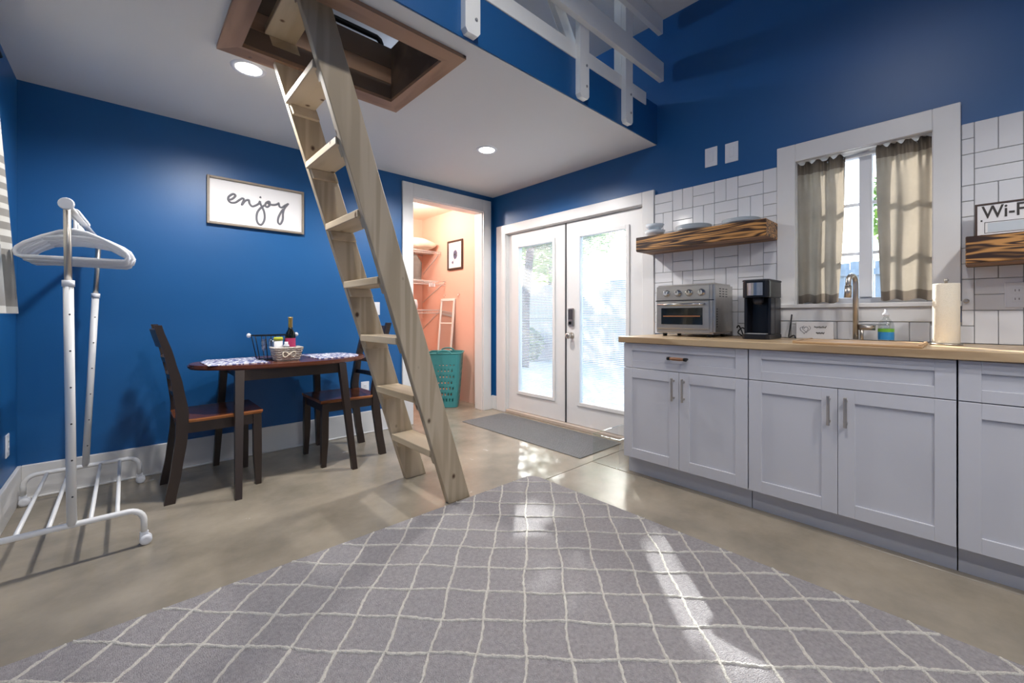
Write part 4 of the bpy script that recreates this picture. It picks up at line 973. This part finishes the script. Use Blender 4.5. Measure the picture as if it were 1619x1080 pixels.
# leaning mirror
t = thing('leaning_mirror', 'narrow white framed mirror leaning on the peach wall', 'mirror', (3.02, 4.53, 0))
M = Matrix.Translation((2.945, 4.54, 0)) @ Matrix.Rotation(math.radians(4.8), 4, 'Y')
bm = bmesh.new(); hw = .155
for a in ((-hw, -hw+.024, 0, 1.28), (hw-.024, hw, 0, 1.28), (-hw+.024, hw-.024, 0, .03), (-hw+.024, hw-.024, 1.25, 1.28), (-hw+.024, hw-.024, .955, .972)): B(bm, -.008, .012, a[0], a[1], a[2], a[3], .002)
bmesh.ops.transform(bm, matrix=M, verts=bm.verts); obj('frame', bm, 'white_paint', t)
bm = box(.0, .004, -hw+.024, hw-.024, .03, 1.25); bmesh.ops.transform(bm, matrix=M, verts=bm.verts); obj('mirror_glass', bm, 'mirror', t)
for y in (4.62, 4.31):
    bm = bmesh.new(); tube(bm, [(XB-.013, y, 1.33), (XB-.03, y, 1.325), (XB-.035, y, 1.30), (XB-.03, y, 1.285)], .004, 8)
    tag(obj('wall_hook', bm, 'nickel'), 'small metal hook on the peach wall above the leaning mirror', 'hook', 'hooks above the mirror')
# picture
t = thing('framed_picture', 'small dark framed flower print on the peach wall', 'picture', (XB-.03, 4.39, 1.82))
py0, py1, pz0, pz1, px_ = 4.225, 4.55, 1.64, 2.01, XB-.034
bm = bmesh.new()
for a in ((py0, py0+.022, pz0, pz1), (py1-.022, py1, pz0, pz1), (py0+.022, py1-.022, pz0, pz0+.022), (py0+.022, py1-.022, pz1-.022, pz1)): B(bm, px_, XB-.0125, a[0], a[1], a[2], a[3], .002)
obj('frame', bm, 'frame_dark', t); pp_ = obj('print', box(px_+.012, px_+.018, py0+.022, py1-.022, pz0+.022, pz1-.022), 'paper_white', t)
mat('bloom_grey', srgb(110, 110, 140), .8)
for k_ in range(9):
    a = 2*PI*k_/9; bm = bmesh.new(); lathe(bm, [(.022, 0), (.02, .001)], 0, 0, 10, M=Matrix.Translation((px_+.012, 4.385+.03*math.cos(a), 1.83+.036*math.sin(a))) @ Matrix.Rotation(-PI/2, 4, 'Y') @ Matrix.Diagonal((1.2, .7, 1, 1))); obj('petal', bm, 'bloom_grey', pp_)
bm = bmesh.new(); lathe(bm, [(.014, 0), (.012, .0015)], 0, 0, 12, M=Matrix.Translation((px_+.011, 4.385, 1.83)) @ Matrix.Rotation(-PI/2, 4, 'Y')); obj('bloom_centre', bm, 'ink_dark', pp_)
obj('stem', tube(bmesh.new(), [(px_+.012, 4.39, 1.80), (px_+.012, 4.42, 1.75), (px_+.012, 4.435, 1.71)], .003, 6), 'bloom_grey', pp_)
bm = bmesh.new(); lathe(bm, [(.018, 0), (.016, .001)], 0, 0, 10, M=Matrix.Translation((px_+.012, 4.445, 1.735)) @ Matrix.Rotation(-PI/2, 4, 'Y')); obj('petal', bm, 'bloom_grey', pp_)
# wire shelves
def wire_shelf(z, y0, label, lip=.03):
    t = thing('wire_shelf', label, 'shelf', (2.2, 5.0, z), 'white wire closet shelves'); bm = bmesh.new(); x0, x1 = 1.31, XB-.016
    for y, zz_ in ((y0, z), (y0, z-lip), (5.19, z), ((y0+5.19)/2, z-.004)): tube(bm, [(x0, y, zz_), (x1, y, zz_)], .0045, 8)
    obj('frame_wires', bm, 'white_metal', t); bm = bmesh.new(); x = x0+.02
    while x < x1: tube(bm, [(x, y0, z-lip), (x, y0, z+.004), (x, 5.19, z+.004)], .0018, 5); x += .028
    tag(obj('deck_wires', bm, 'white_metal', t), None, None, None, 'stuff')
    obj('bracket', tube(bmesh.new(), [(XB-.02, y0+.02, z-.01), (XB-.02, 5.18, z-.26)], .0035, 8), 'white_metal', t)
wire_shelf(1.895, 4.72, 'white wire closet shelf holding the pillow'); wire_shelf(1.50, 4.62, 'white wire shelf below the pillow shelf', .045); wire_shelf(1.13, 4.72, 'lowest white wire closet shelf', .04)
bm = bmesh.new(); nu, nv = 24, 24
def pil(u, v, s_):
    a, b = 2*u-1, 2*v-1; th = .085*max(0, (1-abs(a)**2.6))**.5*max(0, (1-abs(b)**2.6))**.5
    return (2.715+.345*a*(1-.05*b*b), 4.96+.215*b*(1-.05*a*a), 1.9025+.094+s_*th+.006*math.sin(9*a+3*b)*(1 if th > .01 else 0))
for s_ in (1, -1):
    g_ = [[bm.verts.new(pil(i/nu, j/nv, s_)) for j in range(nv+1)] for i in range(nu+1)]
    for i in range(nu):
        for j in range(nv): f = bm.faces.new((g_[i][j], g_[i+1][j], g_[i+1][j+1], g_[i][j+1])); f.smooth = True
bmesh.ops.remove_doubles(bm, verts=bm.verts, dist=.0005); bmesh.ops.recalc_face_normals(bm, faces=bm.faces)
tag(obj('pillow', bm, 'pillow_cloth'), 'cream pillow lying on the high closet shelf', 'pillow')
# grey garment on a hook below the top shelf
t = thing('hanging_garment', 'grey garment hanging under the pillow shelf', 'clothing', (2.765, 4.85, 1.52))
bm = bmesh.new(); rings = []
for j in range(13):
    f_ = j/12; z = 1.855-.33*f_; rr = .02+.075*min(1, f_*3); rings.append([bm.verts.new((2.765+rr*math.cos(2*PI*k_/28)*(1+.14*math.sin(5*2*PI*k_/28)), 4.87+rr*.7*math.sin(2*PI*k_/28)*(1+.2*math.sin(4*2*PI*k_/28+f_)), z)) for k_ in range(28)])
for a, b in zip(rings, rings[1:]):
    for k_ in range(28): f = bm.faces.new((a[k_], a[(k_+1) % 28], b[(k_+1) % 28], b[k_])); f.smooth = True
bm.faces.new(rings[0]); bm.faces.new(rings[-1][::-1]); obj('cloth_body', bm, 'garment_grey', t)
obj('hook', tube(bmesh.new(), [(2.765, 4.87, 1.853), (2.765, 4.87, 1.875), (2.765, 4.876, 1.888), (2.765, 4.884, 1.884)], .003, 6), 'nickel', t)
for q, (x, y) in enumerate(((2.83, 4.66), (2.865, 4.66), (2.9, 4.66))):
    bm = bmesh.new(); B(bm, x-.011, x+.011, y-.046, y-.034, 1.425, 1.47, .003); tag(obj('shelf_clip', bm, 'white_plastic'), 'small white clip on the wire shelf edge', 'clip', 'clips on the wire shelf')
bm = bmesh.new(); lathe(bm, [(.03, 1.1365), (.045, 1.15), (.05, 1.2), (.042, 1.25), (.03, 1.265)], 2.71, 4.8, 24); tag(obj('storage_jar', bm, 'white_plastic'), 'round white jar on the lowest closet shelf', 'jar')
t = thing('closet_light', 'small warm globe light on the closet ceiling', 'ceiling light', (2.35, 4.35, 2.4))
bm = bmesh.new(); lathe(bm, [(.06, 2.385), (.06, 2.4)], 2.35, 4.35, 24); obj('base', bm, 'white_plastic', t)
bm = bmesh.new(); lathe(bm, [(.005, 2.30), (.035, 2.31), (.05, 2.34), (.04, 2.37), (.025, 2.3848)], 2.35, 4.35, 24); obj('globe', bm, 'bulb', t)
pl = bpy.data.lights.new('closet_bulb', 'POINT'); pl.energy = 27; pl.color = (1, .92, .84); pl.shadow_soft_size = .06
po = bpy.data.objects.new('closet_bulb', pl); C.objects.link(po); po.location = (2.35, 4.35, 2.24)

# ================================================================== OUTSIDE
struct('ground', box(XB+.14, 30, -14, 26, -.2, -.06), 'gravel', 'pale sunlit gravel yard outside the doors')
fn = thing('yard_fence', 'weathered grey board fence across the yard', 'fence', (8.0, 4.5, -.06))
b = box(-.01, .01, -.068, .068, 0, 1.92); bmef = bpy.data.meshes.new('fence_board'); b.to_mesh(bmef); b.free(); bmef.materials.append(MATS['fence_wood'])
for i in range(96):
    o = bpy.data.objects.new('fence_board', bmef); C.objects.link(o); o.parent = fn; o.location = (random.uniform(-.004, .004), -5.5+i*.142, random.uniform(-.015, .015))
for z in (.35, 1.05, 1.7): obj('fence_rail', box(7.945, 7.989, -1.1, 12.7, z-.045, z+.045), 'fence_wood', fn)
for y in (-.6, 1.8, 4.2, 6.6, 9.0, 11.4): obj('fence_post', box(7.86, 7.944, y-.045, y+.045, -.06, 1.9), 'fence_wood', fn)
# sun patch outlines on the floor; leaves that would shade them are left out
GAPS = [[(1.42, 1.36), (1.62, 1.50), (1.66, 1.62), (1.55, 1.66), (1.44, 1.58), (1.38, 1.44)],
        [(1.80, 1.00), (1.82, .94), (1.66, .83), (1.60, .66), (1.47, .56), (1.36, .40), (1.31, .43), (1.38, .60), (1.40, .74), (1.52, .86), (1.66, .92)]]
def in_poly(x, y, P_):
    c_ = False; j = len(P_)-1
    for i in range(len(P_)):
        if (P_[i][1] > y) != (P_[j][1] > y) and x < (P_[j][0]-P_[i][0])*(y-P_[i][1])/(P_[j][1]-P_[i][1])+P_[i][0]: c_ = not c_
        j = i
    return c_
def leaf_cloud(rnd, centre, rad, n, size, gaps=False):
    V_, F_ = [], []
    for _ in range(n):
        while True:
            p = Vector((rnd.uniform(-1, 1), rnd.uniform(-1, 1), rnd.uniform(-1, 1)))
            if p.length < 1: break
        p = Vector((centre[0]+p.x*rad[0], centre[1]+p.y*rad[1], centre[2]+p.z*rad[2]))
        if gaps:
            k_ = (p.z-.012)/-SUN_DIR.z; gx, gy = p.x+SUN_DIR.x*k_, p.y+SUN_DIR.y*k_
            if any(in_poly(gx+ox_, gy+oy_, P_) for P_ in GAPS for ox_ in (-.035, 0, .035) for oy_ in (-.035, 0, .035)): continue
        a = Vector((rnd.gauss(0, 1), rnd.gauss(0, 1), rnd.gauss(0, 1))).normalized(); b_ = a.orthogonal().normalized(); s_ = size*rnd.uniform(.6, 1.3)
        i0 = len(V_); c_ = a.cross(b_)*.12*s_
        V_ += [tuple(p-a*s_), tuple(p+b_*s_*.5+c_), tuple(p+a*s_), tuple(p-b_*s_*.5+c_)]; F_.append((i0, i0+1, i0+2, i0+3))
    me = bpy.data.meshes.new('foliage'); me.from_pydata(V_, [], F_); return me
def tree(label, x, y, h, rad, n, size, m, seed, trunk=.09, gaps=False, cz=None):
    rnd = random.Random(seed); t = thing('tree', label, 'tree', (x, y, -.06)); zc = cz or h-rad[2]
    tag(obj('foliage', leaf_cloud(rnd, (x, y, zc), rad, n, size, gaps), m, t), None, None, None, 'stuff')
    obj('trunk', tube(bmesh.new(), [(x, y, -.06), (x+rnd.uniform(-.06, .06), y+rnd.uniform(-.06, .06), zc*.45), (x+rnd.uniform(-.1, .1), y, zc)], [trunk, trunk*.8, trunk*.5], 10), 'bark', t)
    return t
e = Vector((XB+.05, 2.6, 1.0))-SUN_DIR*4.6
tr_ = thing('tree', 'leafy shade tree standing just outside the double doors', 'tree', (e.x+.5, e.y+1.2, -.06))
tag(obj('foliage', leaf_cloud(random.Random(21), (e.x, e.y, e.z+.05), (1.5, 1.5, 1.15), 9000, .075, True), 'leaf', tr_), None, None, None, 'stuff')  # crown set across the sun's path, its gaps shaped to the sun patches
obj('trunk', tube(bmesh.new(), [(e.x+.5, e.y+1.2, -.06), (e.x+.45, e.y+1.1, 1.4), (e.x+.3, e.y+.8, 2.4), (e.x, e.y, e.z)], [.12, .1, .08, .04], 12), 'bark', tr_)
tree('tall pale green tree rising behind the fence', 10.5, 9.5, 6.5, (2.2, 2.2, 2.2), 5000, .16, 'leaf_pale', 2)
tree('broad green tree behind the fence near the kitchen', 11.0, 4.6, 5.6, (2.0, 2.0, 1.8), 5000, .15, 'leaf', 3)
tree('green tree seen through the kitchen window', 10.9, -.4, 4.6, (1.8, 1.8, 1.6), 4000, .14, 'leaf', 4)
tree('slender tree in front of the fence', 6.9, 9.2, 4.0, (.9, .9, 1.2), 2500, .1, 'leaf_pale', 5, .07)
for i, (x, y, r_) in enumerate(((7.3, 10.9, .6), (7.4, 7.5, .45), (7.3, 2.1, .5))):
    t = thing('shrub', ('rounded green shrub at the far end of the fence', 'low green shrub beside the slender tree', 'green shrub by the fence outside the kitchen window')[i], 'shrub', (x, y, -.06))
    tag(obj('foliage', leaf_cloud(random.Random(30+i), (x, y, r_*.9-.06), (r_, r_, r_*.95), 1200, .07), 'leaf', t), None, None, None, 'stuff')
    obj('stem', tube(bmesh.new(), [(x, y, -.06), (x+.03, y, r_*.6)], [.03, .015], 8), 'bark', t)
